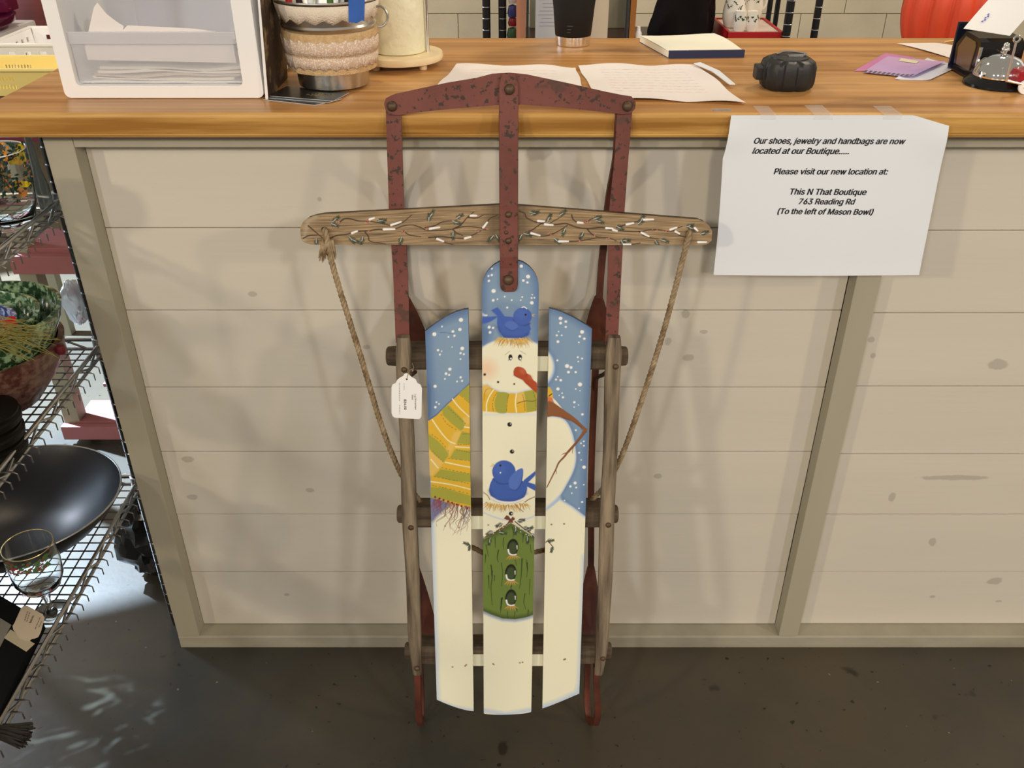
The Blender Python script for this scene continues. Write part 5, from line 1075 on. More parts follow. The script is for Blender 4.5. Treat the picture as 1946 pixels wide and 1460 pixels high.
# ================================================================ WIRE RACK ON THE LEFT
m_wire = M('chrome_wire', (.55, .54, .52), rough=.28, metal=1)
m_wired = M('dull_wire', (.20, .19, .18), rough=.45, metal=.9)
rack = empty('wire_rack', (-.85, -.4, 0), 'chrome wire shelving rack with three mesh shelves left of the counter', 'rack')
RX0, RX1, RY0, RY1 = -1.06, -.660, -.86, .072
ZS = ((.872, .853), (.630, .613), (.353, .336))
for zt_, zb_ in ZS:
    sh = ob('shelf_rail', G().tube([(RX1, RY0, zt_), (RX1, RY1, zt_)], .0030, 8).tube([(RX1, RY0, zb_), (RX1, RY1, zb_)], .0028, 8).tube([(RX0, RY0, zt_), (RX0, RY1, zt_)], .0030, 8).tube([(RX0, RY0, zb_), (RX0, RY1, zb_)], .0028, 8)
            .tube([(RX0, RY1, zt_), (RX1, RY1, zt_)], .0030, 8).tube([(RX0, RY1, zb_), (RX1, RY1, zb_)], .0028, 8), m_wire, rack, smooth=True)
    g = G(); y = RY0+.05; n = 0; P = []
    while y < RY1-.02: P.append((RX1+.0005, y, zt_-.001 if n % 2 else zb_+.001)); y += .034; n += 1
    g.tube(P, .0019, 6); x = RX0+.03; P = []; n = 0
    while x < RX1-.02: P.append((x, RY1, zt_-.001 if n % 2 else zb_+.001)); x += .034; n += 1
    g.tube(P, .0019, 6); ob('truss_wire', g, m_wire, sh)
    g = G(); y = RY0+.012
    while y < RY1-.004:
        g.tube([(RX0, y, zb_+.0035), (RX1+.008, y, zb_+.0035), (RX1+.013, y, zb_+.001), (RX1+.013, y, zb_-.010)], .0012, 4); y += .0195
    x = RX0+.02
    while x < RX1-.008: g.tube([(x, RY0, zb_+.0015), (x, RY1, zb_+.0015)], .0012, 4); x += .0205
    ob('wire_mesh', g, m_wired, sh, kind='stuff')
for x, y in ((-.6590, .064), (-1.055, .064), (-.6590, -.855), (-1.055, -.855)):
    pr = []
    z = .012
    while z < .972: pr += [(.0112, z), (.0112, z+.022), (.0102, z+.0235), (.0102, z+.0245)]; z += .0254
    ps = ob('post', G().lathe([(.010, .001)]+pr+[(.010, .978)], (x, y, 0), 20), M('dark_chrome_post', (.16, .16, .165), rough=.22, metal=1), rack, autos=30)
    for zt_, zb_ in ZS:
        ob('collar', G().lathe([(.0118, zb_-.006), (.0152, zb_-.004), (.0140, zt_+.010), (.0118, zt_+.011)], (x, y, 0), 20), m_wire, ps, autos=30)
# --- lower shelf
m_glass = M('clear_glass', (.95, .97, .96), rough=.02, trans=1, ior=1.45)
ZL = .3415
m_wok = M('black_enamel', (.005, .006, .009), rough=.36, spec=.6)
wx, wy = -.792, -.092
wk = empty('wok', (wx, wy, ZL), 'large shiny black wok with pale rim on the lowest rack shelf', 'wok')
ob('bowl', G().lathe([(0, ZL+.0005), (.045, ZL+.0015), (.085, ZL+.012), (.125, ZL+.036), (.156, ZL+.070), (.163, ZL+.083), (.1615, ZL+.084), (.154, ZL+.071), (.123, ZL+.039), (.084, ZL+.0155), (.045, ZL+.0045), (0, ZL+.0035)], (wx, wy, 0), 72), m_wok, wk, autos=60)
ob('rim', G().tube([(wx+.1625*math.cos(a), wy+.1625*math.sin(a), ZL+.0838) for a in np.linspace(0, 6.283, 97)[:-1]], .0014, 6, closed=True), M('worn_steel_rim', (.6, .6, .58), rough=.3, metal=1), wk, smooth=True)
for o_ in wk.children: o_.rotation_euler = (R(-3.5), 0, 0)
wk.location.z += .004
def goblet(x, y, lab, ZL=ZL, kk=1.38):
    gb = empty('goblet', (x, y, ZL), lab, 'goblet', group='gold rimmed goblets on the lowest shelf')
    z = ZL
    ob('glass', G().lathe([(0, z+kk*.0005), (.028, z+kk*.0006), (.0285, z+kk*.002), (.010, z+kk*.004), (.0048, z+kk*.009), (.0042, z+kk*.022), (.0065, z+kk*.027), (.0045, z+kk*.031), (.010, z+kk*.035), (.026, z+kk*.043), (.0335, z+kk*.056), (.0350, z+kk*.075), (.0338, z+kk*.098), (.0328, z+kk*.098), (.0340, z+kk*.075), (.0325, z+kk*.057), (.025, z+kk*.046), (.008, z+kk*.0395), (0, z+kk*.039)], (x, y, 0), 48), m_glass, gb, smooth=True, autos=70)
    ob('gold_rim', G().tube([(x+.0333*math.cos(a), y+.0333*math.sin(a), z+kk*.0982) for a in np.linspace(0, 6.283, 41)[:-1]], .0007, 6, closed=True), M('gold_line', (.80, .62, .30), rough=.25, metal=1), gb, smooth=True)
    g = G(); g.open = True; rr_ = random.Random(int(abs(x)*1000)); 
    for k in range(110):
        a = rr_.uniform(-2.9, -.1); zz_ = z+kk*rr_.uniform(.080, .0945); r = .0353-((zz_-z)/kk-.075)*.05; w2, h2 = rr_.uniform(.0018, .004), rr_.uniform(.0014, .003)
        g.add([(x+r*math.cos(a+s*w2/r), y+r*math.sin(a+s*w2/r), zz_+t*h2) for s, t in ((-1, -1), (1, -.4), (.6, 1), (-.8, .5))], [[0, 1, 2, 3]], 0 if k % 3 else 1)
    for k in range(14):
        a = rr_.uniform(-2.5, -.6); zz_ = z+kk*rr_.uniform(.046, .052); r = .0345; 
        g.add([(x+(r-.004)*math.cos(a+s*.05), y+(r-.004)*math.sin(a+s*.05), zz_+t*.001) for s, t in ((-1, -1), (1, -1), (1, 1), (-1, 1))], [[0, 1, 2, 3]], 1)
    ob('holly_print', g, [M('holly_green', pc(70, 92, 48)), M('holly_red', pc(130, 48, 34))], gb, kind='stuff')
goblet(-.680, -.247, 'gold rimmed goblet with painted holly standing nearer the rack edge')
zf = ZL+.018
goblet(-.776, -.292, 'gold rimmed goblet cut by the left border of the photo', ZL=zf+.0005)
A0, B0, C0 = onz(81, 1180, zf), onz(0, 1132, zf), onz(2, 1345, zf)
e1, e2 = (B0-A0)*1.7, (C0-A0)*1.9
fr = empty('picture_frame', tuple(A0+(e1+e2)*.5-Vector((0, 0, .028))), 'black picture frame lying flat on the lowest shelf, taped price tag on it', 'frame')
def fq(s, t): q = A0+e1*s+e2*t; return q[0], q[1]
idn = lambda a, b, c: (a, b, c)
ob('moulding', G().prism([fq(0, 0), fq(1, 0), fq(1, 1), fq(0, 1)], idn, ZL+.002, zf), M('black_matte', (.006, .006, .006), rough=.8, spec=.12), fr)
m_mat = M('grey_mat_board', pc(128, 118, 96, .8), rough=.8)
ob('mat_board', G().prism([fq(.30, .12), fq(.9, .12), fq(.9, .50), fq(.30, .50)], idn, zf+.0001, zf+.001), m_mat, fr)
ob('mat_board', G().prism([fq(.22, .56), fq(.9, .56), fq(.9, .96), fq(.22, .96)], idn, zf+.0001, zf+.001), m_mat, fr)
def flatpoly(P, z, th): Q = [onz(x, y, z) for x, y in P]; return G().prism([(q[0], q[1]) for q in Q], idn, z, z+th)
ob('masking_tape', flatpoly([(8, 1213), (20, 1197), (66, 1224), (50, 1239)], zf+.001, .0004), M('masking_tape', pc(190, 168, 125, .8), rough=.7), fr)
m_tanc = M('tan_card', pc(205, 178, 138, .85), rough=.7)
t2 = empty('price_tag', tuple(onz(55, 1180, zf)), 'tan scalloped price tag reading $40.00 taped to the black frame', 'tag')
t2p = [(24, 1190), (27, 1186), (40, 1157), (45, 1152), (52, 1152), (81, 1168), (85, 1174), (79, 1197), (77, 1203), (73, 1211), (66, 1214), (60, 1215), (56, 1219), (47, 1218), (43, 1215), (38, 1215), (31, 1207), (30, 1203), (25, 1197)]
ob('card', flatpoly(t2p, zf+.0016, .0005), m_tanc, t2)
def z_text(txt, st, en, z, bold, mat, par, kh=1):
    v, f, _ = text_geo(txt, bold); a, b = onz(*st, z), onz(*en, z); d = b-a; nn = Vector((-d[1], d[0], 0)); g = G(); g.open = True
    g.add([a+d*p[0]+nn*p[1]*kh for p in v], f); ob('print', g, mat, par)
z_text('$40.00', (59, 1184), (65, 1170), zf+.0024, .02, m_ink, t2, .9)
g = G(); g.open = True
for a, b in (((46, 1180), (52, 1161)), ((50, 1182), (56, 1163)), ((66, 1196), (76, 1172)), ((73, 1192), (79, 1180))):
    for k in range(4):
        p, q = onz(a[0]+(b[0]-a[0])*k/4, a[1]+(b[1]-a[1])*k/4, zf+.0024), onz(a[0]+(b[0]-a[0])*(k+.75)/4, a[1]+(b[1]-a[1])*(k+.75)/4, zf+.0024); g.add([p, q, q+Vector((.0011, .0004, 0)), p+Vector((.0011, .0004, 0))], [[0, 1, 2, 3]])
ob('fine_print', g, M('brown_print_lines', pc(125, 105, 80)), t2)
g = G(); rg = random.Random(8); p0 = onz(-25, 1392, .345); p1 = onz(52, 1400, .337)
for k in range(90):
    a = p0+Vector((0, rg.uniform(-.004, .004), rg.uniform(-.004, .004))); b = p1+Vector((rg.uniform(-.006, .004), rg.uniform(-.018, .018), rg.uniform(-.007, .007))); g.tube([a, (a+b)/2+Vector((0, 0, .002)), b], [.0022, .0022, .0010], 4)
tag(ob('dark_tassel', g, M('dark_fibre', pc(42, 34, 26), rough=.9)), 'dark brown fibre tassel poking over the lowest shelf edge at bottom left', 'tassel')
# --- middle shelf
def spatter(nm, c1, c2, sc=95): return M(nm, c1, rough=.12, col2=c2, scale=sc, detail=4, contrast=(.47, .60), coat=.6)
ZM = .6185
def bowl(nm, cx, cy, zb, r, h, mat, lab, cat='bowl', th=.005, group=None, lip=True):
    pr = [(0, zb), (r*.45, zb), (r*.50, zb+.004), (r*.80, zb+h*.45), (r*.97, zb+h*.85), (r, zb+h), (r-th, zb+h+.001), (r*.97-th, zb+h*.85), (r*.80-th, zb+h*.45), (r*.45-th, zb+.010), (0, zb+.008)]
    return tag(ob(nm, G().lathe(pr, (cx, cy, 0), 56), mat, smooth=True, autos=60), lab, cat, group)
bx0, by0 = -.742, -.095
bowl('stoneware_pot', bx0, by0, ZM, .103, .096, M('red_brown_stoneware', pc(72, 38, 28), rough=.3, col2=pc(110, 78, 58), scale=80, contrast=(.4, .6)), 'red brown speckled stoneware pot below the green bowls', 'pot', th=.008)
ob('handle_knob', G().lathe([(0, -.008), (.006, -.006), (.008, 0), (.006, .006), (0, .008)], (-.636, -.098, .7080), 16), M('dark_red_glaze', pc(90, 26, 28), rough=.2), bpy.data.objects['stoneware_pot'], smooth=True)
bowl('spatterware_bowl', bx0+.002, by0+.002, ZM+.045, .108, .098, spatter('green_spatter', pc(34, 56, 28), pc(140, 160, 110)), 'largest green spatterware bowl, outermost of the nest', group='nested spatterware bowls')
bowl('spatterware_bowl', bx0-.002, by0-.004, ZM+.055, .085, .084, spatter('green_spatter_light', pc(48, 78, 38), pc(165, 180, 132), 110), 'smaller green spatterware bowl nested inside the larger green one', group='nested spatterware bowls')
bowl('spatterware_bowl', bx0-.006, by0-.012, ZM+.066, .061, .068, spatter('blue_spatter', pc(45, 55, 105), pc(190, 195, 210), 130), 'small blue and white spatterware bowl, innermost of the nest', group='nested spatterware bowls')
g = G(); q = ony(18, 609, -.13)
for k in range(7): a = k*.9; g.lathe([(0, -.004), (.006, -.002), (.007, .002), (0, .005)], (q[0]+.008*math.cos(a), q[1]+.006*math.sin(a)-.01, q[2]+.004*math.sin(a*2)), 10)
tag(ob('red_flower', g, M('red_petals', pc(190, 25, 25), rough=.6), smooth=True), 'small red artificial flower lying in the blue spatterware bowl', 'flower')
g = G(); rg = random.Random(12); s0_ = ony(-30, 630, -.185)
for k in range(64):
    a = s0_+Vector((rg.uniform(-.01, .01), rg.uniform(-.015, .015), rg.uniform(-.025, .02))); tpx = rg.uniform(25, 118); tpy = 640+rg.uniform(-32, 50)-(tpx-70)*.1
    b = ony(tpx, tpy, -.19+rg.uniform(-.02, .02)); m_ = (a+b)/2+Vector((0, 0, rg.uniform(.001, .008))); g.tube([a, m_, b], [.0009, .0006, .0003], 4)
tag(ob('dried_grass', g, M('yellow_green_straw', pc(112, 104, 40), rough=.8, col2=pc(150, 128, 62), scale=9)), 'spray of dried yellow green grass stems in front of the bowls', 'dried grass')
kx, ky = -.704, -.222
for k in range(3):
    r = .050-.002*k; zb = ZM+.0205*k
    tag(ob('black_tin', G().lathe([(r-.006, zb), (r, zb+.002), (r+.001, zb+.010), (r-.002, zb+.0125), (r-.001, zb+.0180), (r-.007, zb+.0198), (0, zb+.0200)], (kx+.002*k, ky+.004*k, 0), 48), M('black_lacquer_tin', (.006, .005, .004), rough=.45, spec=.2), autos=35),
        ['lowest black lacquer tin of the stack on the middle shelf', 'middle black lacquer tin of the three stacked on the rack', 'topmost black lacquer tin of the stack'][k], 'tin', 'black tins stacked on the middle shelf')
# --- top shelf : glassware
ZU = .8585
vs_ = empty('painted_glass_vase', (-.712, -.010, ZU), 'clear glass vase painted with a yellow pear in a green wreath', 'vase')
vx, vy = -.697, -.014
prof = [(0, ZU), (.026, ZU), (.029, ZU+.004), (.037, ZU+.035), (.0405, ZU+.070), (.0420, ZU+.108), (.0411, ZU+.108), (.0395, ZU+.070), (.036, ZU+.036), (.027, ZU+.009), (0, ZU+.008)]
ob('glass', G().lathe(prof, (vx, vy, 0), 56), m_glass, vs_, smooth=True, autos=70)
ob('rim', G().tube([(vx+.0416*math.cos(a), vy+.0416*math.sin(a), ZU+.1082) for a in np.linspace(0, 6.283, 49)[:-1]], .0009, 6, closed=True), M('pale_rim', pc(235, 228, 205), rough=.3), vs_, smooth=True)
def rad(z): return np.interp(z-ZU, [0, .004, .035, .070, .108], [.026, .029, .037, .0405, .042])+.0007
def decal(P, mi, g, dep=0):
    out = []
    for x, y in P:
        r_ = ray(x, y); 
        best = None
        t = .6
        for _ in range(260):
            p = (r_[0]*t, -D+r_[1]*t, H+r_[2]*t); rr_ = math.hypot(p[0]-vx, p[1]-vy)
            if rr_ <= rad(p[2])+dep: best = p; break
            t += .004
        if best is None: return
        out.append(best)
    g.add(out, [list(range(len(out)))], mi)
g = G(); g.open = True; rg = random.Random(6)
for k in range(330):
    a = rg.uniform(0, 6.28); rr_ = rg.gauss(.92, .24); cx_, cy_ = 33+36*math.cos(a)*rr_, 321+40*math.sin(a)*rr_; s_ = rg.uniform(3, 6.5); b = rg.uniform(0, 6.28)
    decal([(cx_+s_*math.cos(b+q)*[1, .5, 1, .5][i], cy_+s_*math.sin(b+q)*[1, .5, 1, .5][i]) for i, q in enumerate((0, 1.57, 3.14, 4.71))], rg.choice([0, 0, 0, 1, 3]), g, .0002*rg.random())
decal([(34, 274), (41, 272), (46, 280), (47, 295), (50, 303), (48, 310), (38, 313), (22, 312), (14, 308), (24, 304), (30, 296), (26, 290), (32, 284)], 2, g, .0006)
decal([(24, 345), (50, 344), (60, 348), (52, 356), (28, 355)], 2, g, .0004); decal([(32, 359), (53, 356), (50, 373), (37, 375)], 3, g, .0006)
for k in range(20):
    x = 48+k*1.9; y = 350-k*.75+rg.uniform(-3, 3); decal([(x, y), (x+3, y-2), (x+4, y+1), (x+1, y+3)], 4, g, .0005)
for k in range(16): x = 8+k*1.3; y = 296+rg.uniform(-4, 4); decal([(x, y), (x+3, y-2), (x+4, y+1), (x+1, y+3)], 4, g, .0008)
ob('painted_decoration', g, [M('leaf_green', pc(45, 75, 50)), M('leaf_dark', pc(30, 48, 36)), M('pear_yellow', pc(225, 190, 20)), M('blossom_orange', pc(232, 140, 40)), M('twig_brown', pc(55, 38, 22))], vs_)
def stem_glass(x, y, lab, k=1.0):
    z = ZU
    return tag(ob('wine_glass', G().lathe([(0, z+.0004), (.028*k, z+.0006), (.028*k, z+.002), (.008, z+.005), (.0035, z+.012), (.0035, z+.050), (.010, z+.056), (.026*k, z+.068), (.0315*k, z+.085), (.029*k, z+.110), (.0282*k, z+.110), (.0305*k, z+.085), (.025*k, z+.069), (.006, z+.059), (0, z+.0585)], (x, y, 0), 40), m_glass, smooth=True, autos=70), lab, 'glass', 'wine glasses on the top shelf')
stem_glass(-.697, -.128, 'clear wine glass on the top shelf nearest the rack edge'); stem_glass(-.775, -.150, 'clear wine glass on the top shelf by the left border', .95)
tag(ob('glass_bowl', G().lathe([(0, ZU), (.010, ZU), (.019, ZU+.010), (.021, ZU+.020), (.0200, ZU+.020), (.018, ZU+.012), (.010, ZU+.004), (0, ZU+.004)], (-.702, -.078, 0), 40), m_glass, smooth=True, autos=70), 'low clear glass bowl between the vase and the wine glasses', 'bowl')
gb_ = empty('glass_bottle', (-.697, .045, ZU), 'tall grey glass bottle on the top shelf close to the counter', 'bottle')
ob('glass', G().lathe([(0, ZU), (.009, ZU), (.0100, ZU+.004), (.0100, ZU+.040), (.0060, ZU+.062), (.0045, ZU+.115), (.0035, ZU+.115), (.0048, ZU+.063), (.0086, ZU+.040), (.0086, ZU+.006), (0, ZU+.005)], (-.674, .042, 0), 32), M('grey_glass', (.55, .60, .60), rough=.05, trans=.9), gb_, smooth=True, autos=70)
q = onx(4, 390, -.748); g = G()
for k in range(9): a = k*.7; g.lathe([(0, -.003), (.006, 0), (0, .004)], (q[0]-.004+.009*math.cos(a), q[1]+.006*math.sin(a), q[2]-.002+.005*math.sin(a*3)), 8)
g.tube([(q[0]-.004, q[1], q[2]-.004), (q[0]-.004, q[1], ZU+.001)], .0012, 5)
tag(ob('maroon_flower', g, M('maroon_petals', pc(75, 18, 26), rough=.7), smooth=True), 'dark maroon artificial flower standing on the top shelf at the left border', 'flower')
# --- red wooden stand on casters behind the rack, in the daylight
m_rw = M('faded_red_paint', (.30, .105, .105), rough=.6, var=.12, scale=9); m_ol = M('olive_grey_paint', (.26, .25, .17), rough=.6, var=.08, scale=9)
ct = empty('plant_stand', (-1.1, .75, 0), 'faded red wooden stand on casters with olive posts behind the rack', 'stand')
yf = .66
def xr(px, py, y): return ony(px, py, y)[0]
zb0, zb1 = ony(160, 836, yf)[2], ony(160, 812, yf)[2]
zu0, zu1 = ony(70, 521, yf)[2], ony(70, 487, yf)[2]
xa, xb = xr(117, 820, yf), xr(268, 820, yf)-.0
ob('lower_board', G().box(xa, xa+.40, yf, yf+.018, zb0, zb1, b=.002), m_rw, ct)
ob('shelf_board', G().box(xa+.03, xa+.40, yf+.019, yf+.12, zb1-.006, zb1+.004, b=.002), m_rw, ct); ob('shelf_board', G().box(xa+.03, xa+.40, yf+.20, yf+.33, zb1-.006, zb1+.004, b=.002), m_rw, ct)
ob('post', G().box(xa+.003, xa+.042, yf+.020, yf+.060, zb0+.004, zu0+.14, b=.002), m_ol, ct); ob('post', G().box(xa+.36, xa+.398, yf+.020, yf+.060, zb0+.004, zu0+.14, b=.002), m_ol, ct)
xl = xr(20, 500, yf)
ob('upper_board', G().box(xl, xl+.52, yf-.002, yf+.018, zu0, zu1, b=.002), m_rw, ct)
ob('seat_board', G().box(xl+.02, xl+.52, yf+.022, yf+.14, zu1-.004, zu1+.010, b=.002), m_rw, ct); ob('seat_board', G().box(xl+.10, xl+.52, yf+.155, yf+.27, zu1+.030, zu1+.062, b=.002), m_rw, ct)
for cxx, cyy in ((xa+.055, yf+.04), (xa+.35, yf+.04), (xa+.055, yf+.30), (xa+.35, yf+.30)):
    cs_ = ob('caster_plate', G().box(cxx-.022, cxx+.022, cyy-.016, cyy+.016, .043, max(.05, zb0+.002), b=.001), MATS['black_plastic'], ct)
    ob('caster_wheel', G().lathe([(.004, -.009), (.020, -.009), (.0215, -.006), (.0215, .006), (.020, .009), (.004, .009)], (cxx, cyy, .0222), 24, Matrix.Rotation(math.pi/2, 4, 'Y')), m_black, cs_, autos=40)
bg = empty('plastic_bag', (-.70, .09, .66), 'crumpled clear white plastic bag hanging by the rack post', 'bag')
g = G(); c_ = ony(148, 575, .095); V = []; N1, N2 = 22, 14
for i in range(N2+1):
    for k in range(N1):
        ph = math.pi*i/N2; th = 2*math.pi*k/N1; n_ = mnoise.noise(Vector((math.cos(th)*2, math.sin(th)*2, ph*2.3)))*.32+mnoise.noise(Vector((math.cos(th)*5, math.sin(th)*5, ph*6)))*.18
        r = .024*(1+n_); V.append((c_[0]-.004+r*math.sin(ph)*math.cos(th)*.8, c_[1]+r*math.sin(ph)*math.sin(th)*.8, c_[2]+.038*math.cos(ph)*(1+n_*.4)))
g.add(V, [[i*N1+k, i*N1+(k+1) % N1, (i+1)*N1+(k+1) % N1, (i+1)*N1+k] for i in range(N2) for k in range(N1)])
ob('film', g, M('clear_film', (.85, .88, .92), rough=.2, trans=.5, ior=1.15), bg, smooth=True)
g = G(); bs = onz(262, 1062, 0); V = []; N1, N2 = 30, 20
for i in range(N2+1):
    for k in range(N1):
        ph = math.pi*i/N2; th = 2*math.pi*k/N1; n_ = mnoise.noise(Vector((math.cos(th)*2.5, math.sin(th)*2.5, ph*3)))*.45+mnoise.noise(Vector((math.cos(th)*7, math.sin(th)*7, ph*8)))*.22
        V.append((-.745+.060*(1+n_)*math.sin(ph)*math.cos(th), .215+.055*(1+n_)*math.sin(ph)*math.sin(th), max(.001, .095+.098*math.cos(ph)*(1+n_*.3))))
g.add(V, [[i*N1+k, i*N1+(k+1) % N1, (i+1)*N1+(k+1) % N1, (i+1)*N1+k] for i in range(N2) for k in range(N1)])
tag(ob('black_bag', g, M('black_vinyl', (.012, .013, .014), rough=.25), autos=30), 'crumpled shiny black bag on the floor behind the rack post', 'bag')
# ================================================================ SIDE TABLE beyond the counter's left end
m_tab = M('dark_table', pc(92, 30, 40), rough=.45)
tbz = .875
st = empty('side_table', (-1.25, .95, 0), 'dark maroon side table behind the left end of the counter', 'table')
ob('table_top', G().box(-1.40, -.86, .60, 1.30, tbz-.022, tbz, b=.002), M('dark_board', (.02, .02, .024), rough=.4), st)
ob('apron', G().box(-1.385, -.88, .606, .618, tbz-.082, tbz-.0225), m_tab, st)
for x, y in ((-.90, .632), (-1.375, .632), (-.90, 1.26), (-1.375, 1.26)): ob('leg', G().box(x-.016, x+.016, y-.012, y+.020, 0, tbz-.0225, b=.002), m_ol, st)
# baskets
def basket(nm, x0, x1, y0, y1, z0, h, mat, lab, holes, part=1.0, s0_=.08):
    rt = empty(nm, ((x0+x1)/2, (y0+y1)/2, z0), lab, 'basket'); t = .003; fl = .005
    out = [(x0, y0), (x1, y0), (x1, y1), (x0, y1)]
    def wl(a, b, ncol, rows, tag_):
        g = G(); a = Vector((*a, 0)); b = Vector((*b, 0)); d = b-a; n_ = Vector((d[1], -d[0], 0)).normalized()
        zs = [0]+[q for r_ in rows for q in r_]+[h]; cols = [0]
        for k in range(ncol): c0 = s0_+.84*part*k/ncol; cols += [c0+.84*part/ncol*.30, c0+.84*part/ncol*.72]
        cols.append(1)
        for j in range(len(zs)-1):
            for i in range(len(cols)-1):
                if j % 2 == 1 and i % 2 == 1: continue
                P = []
                for s, z in ((cols[i], zs[j]), (cols[i+1], zs[j]), (cols[i+1], zs[j+1]), (cols[i], zs[j+1])): P.append(a+d*s+n_*(fl*z/h)+Vector((0, 0, z0+z)))
                g.add(P+[p-n_*t for p in P], [[0, 1, 2, 3], [7, 6, 5, 4], [0, 4, 5, 1], [1, 5, 6, 2], [2, 6, 7, 3], [3, 7, 4, 0]])
        ob('wall', g, mat, rt)
    for a, b in ((0, 1), (1, 2), (2, 3), (3, 0)): wl(out[a], out[b], *holes, '')
    ob('floor_panel', G().box(x0, x1, y0, y1, z0, z0+.003), mat, rt)
    e = fl+.003; ob('rim', G().tube([(x0-e, y0-e, z0+h), (x1+e, y0-e, z0+h), (x1+e, y1+e, z0+h), (x0-e, y1+e, z0+h)], .0042, 8, closed=True), mat, rt)
basket('white_basket', -1.100, -.70-.16, .80, .98, tbz+.001, .068, M('white_basket_plastic', pc(240, 232, 208), rough=.4), 'white plastic basket with square holes left of the drawer unit', (6, ((.016, .026), (.044, .054))))
basket('yellow_basket', -1.16, -.885, .640, .745, tbz+.001, .052, M('yellow_basket_plastic', pc(255, 200, 112), rough=.4), 'yellow plastic basket with slotted sides at the left border', (9, ((.014, .022), (.030, .038))), part=.25, s0_=.42)
q = ony(40, 60, .96)
tag(ob('white_bin', G().box(-1.39, -1.145, .86, 1.10, tbz+.0006, tbz+.068, b=.008), M('off_white_bin', pc(190, 182, 165), rough=.5)), 'off white bin under the maroon glass dish', 'bin')
mg = M('maroon_glass', (.20, .02, .07), rough=.05, trans=.6, ior=1.4)
md = empty('glass_dish', (-1.25, 1.0, tbz+.07), 'maroon glass dish with square sides on the off white bin', 'dish')
ob('bowl', G().lathe([(0, tbz+.0690), (.075, tbz+.0690), (.100, tbz+.084), (.105, tbz+.098), (.101, tbz+.098), (.095, tbz+.086), (.072, tbz+.074), (0, tbz+.074)], (-1.235, .965, 0), 48), mg, md, smooth=True, autos=60)
ob('box_part', G().box(-1.35, -1.155, 1.005, 1.06, tbz+.0985, tbz+.150, b=.006), mg, md)
tag(ob('wooden_partition', G().box(-1.34, -.90, 1.18, 1.20, tbz+.001, tbz+.42, b=.003), M('dark_red_wood', pc(105, 38, 18), rough=.45, col2=pc(128, 52, 26), scale=3, stretch=(1, 1, 8))), 'dark red wooden panel standing behind the maroon dish', 'panel')
tag(ob('cardboard_box', G().box(-1.39, -1.345, 1.12, 1.28, tbz+.001, tbz+.060, b=.002), M('cardboard', pc(178, 148, 100), rough=.8)), 'small tan cardboard box left of the red wooden panel', 'box')
# ================================================================ BACK SHELVES behind the counter
ZB = .905; YB = 1.0
m_bpost = M('black_wire_post', (.03, .03, .032), rough=.35, metal=.6)
bs_ = empty('storage_rack', (.35, 1.25, 0), 'black wire storage rack behind the counter', 'rack')
def vpost(px, py, y, w_, mat, par, nm='post', ztop=1.75, rings=True):
    p = ony(px, py, y); ps = ob(nm, G().tube([(p[0], y, 0), (p[0], y, ztop)], w_, 14), mat, par, smooth=True)
    if rings:
        g = G(); z = .80
        while z < 1.3: g.tube([(p[0]+(w_+.0002)*math.cos(a), y+(w_+.0002)*math.sin(a), z) for a in np.linspace(0, 6.283, 15)[:-1]], .0007, 4, closed=True); z += .0254
        ob('ring_groove', g, m_steel, ps, kind='stuff')
for px in (925, 955): vpost(px, 72, 1.06, .0095, m_bpost, bs_)
vpost(1493, 72, .985, .0095, m_bpost, bs_); vpost(1546, 72, 1.06, .0085, m_bpost, bs_)
vpost(1439+20, 40, 1.35, .007, m_bpost, bs_, rings=False); vpost(1475, 30, 1.5, .007, m_bpost, bs_, rings=False)
ob('shelf', G().box(.003, .640, .975, 1.225, ZB-.018, ZB), M('dark_shelf', (.03, .012, .010), rough=.3), bs_)
def upright(px0, px1, y, mat, lab, nm, cat, ztop=1.6, dep=.03):
    a, b = ony(px0, 71, y), ony(px1, 71, y); return tag(ob(nm, G().box(a[0], b[0], y, y+dep, ZB+.0005, ztop, b=.001), mat), lab, cat)
upright(981, 999, 1.01, M('pinkish_wood', pc(182, 118, 80), rough=.5, var=.1, scale=5, stretch=(4, 4, 1)), 'pinkish wooden frame upright left of the hanging white paper', 'wood_upright', 'post')
upright(1195, 1206, 1.01, M('orange_wood', pc(160, 95, 35), rough=.5, var=.1, scale=5, stretch=(4, 4, 1)), 'orange wooden upright left of the black bag', 'wood_upright', 'post')
for a, b in ((1000, 1004.5), (1189, 1194)): upright(a, b, 1.012, M('dark_grip', (.05, .05, .045), rough=.6, bump=1, bscale=60), 'dark ribbed strip beside the %s upright' % ('pinkish' if a < 1100 else 'orange'), 'ribbed_strip', 'strip')
upright(1006, 1189, 1.20, M('olive_panel', pc(132, 120, 88), rough=.6), 'olive grey backing panel behind the tumbler', 'back_panel', 'panel', ztop=1.5, dep=.012)
def hang(px0t, px1t, px0, px1, y, mat, lab, lines=False):
    zt = 1.32; a, b = ony(px0, 71, y), ony(px1, 71, y); r_ = empty('hanging_paper', (a[0], y, ZB), lab, 'paper')
    ob('sheet', G().sheet(lambda s, t: Vector((a[0]+(b[0]-a[0])*s, y-.004*math.sin(s*3.1+t), ZB+.001+(zt-ZB)*t)), 8, 12, th=.0004), mat, r_)
    if lines:
        g = G(); g.open = True; rr_ = random.Random(3)
        for k in range(9):
            z = ZB+.045+.008*k; s0 = rr_.uniform(.1, .3); s1 = rr_.uniform(.6, .85); g.add([(a[0]+(b[0]-a[0])*s0, y-.006, z), (a[0]+(b[0]-a[0])*s1, y-.006, z), (a[0]+(b[0]-a[0])*s1, y-.006, z+.0008), (a[0]+(b[0]-a[0])*s0, y-.006, z+.0008)], [[0, 1, 2, 3]])
        ob('handwriting', g, M('grey_scribble', pc(170, 160, 165)), r_)
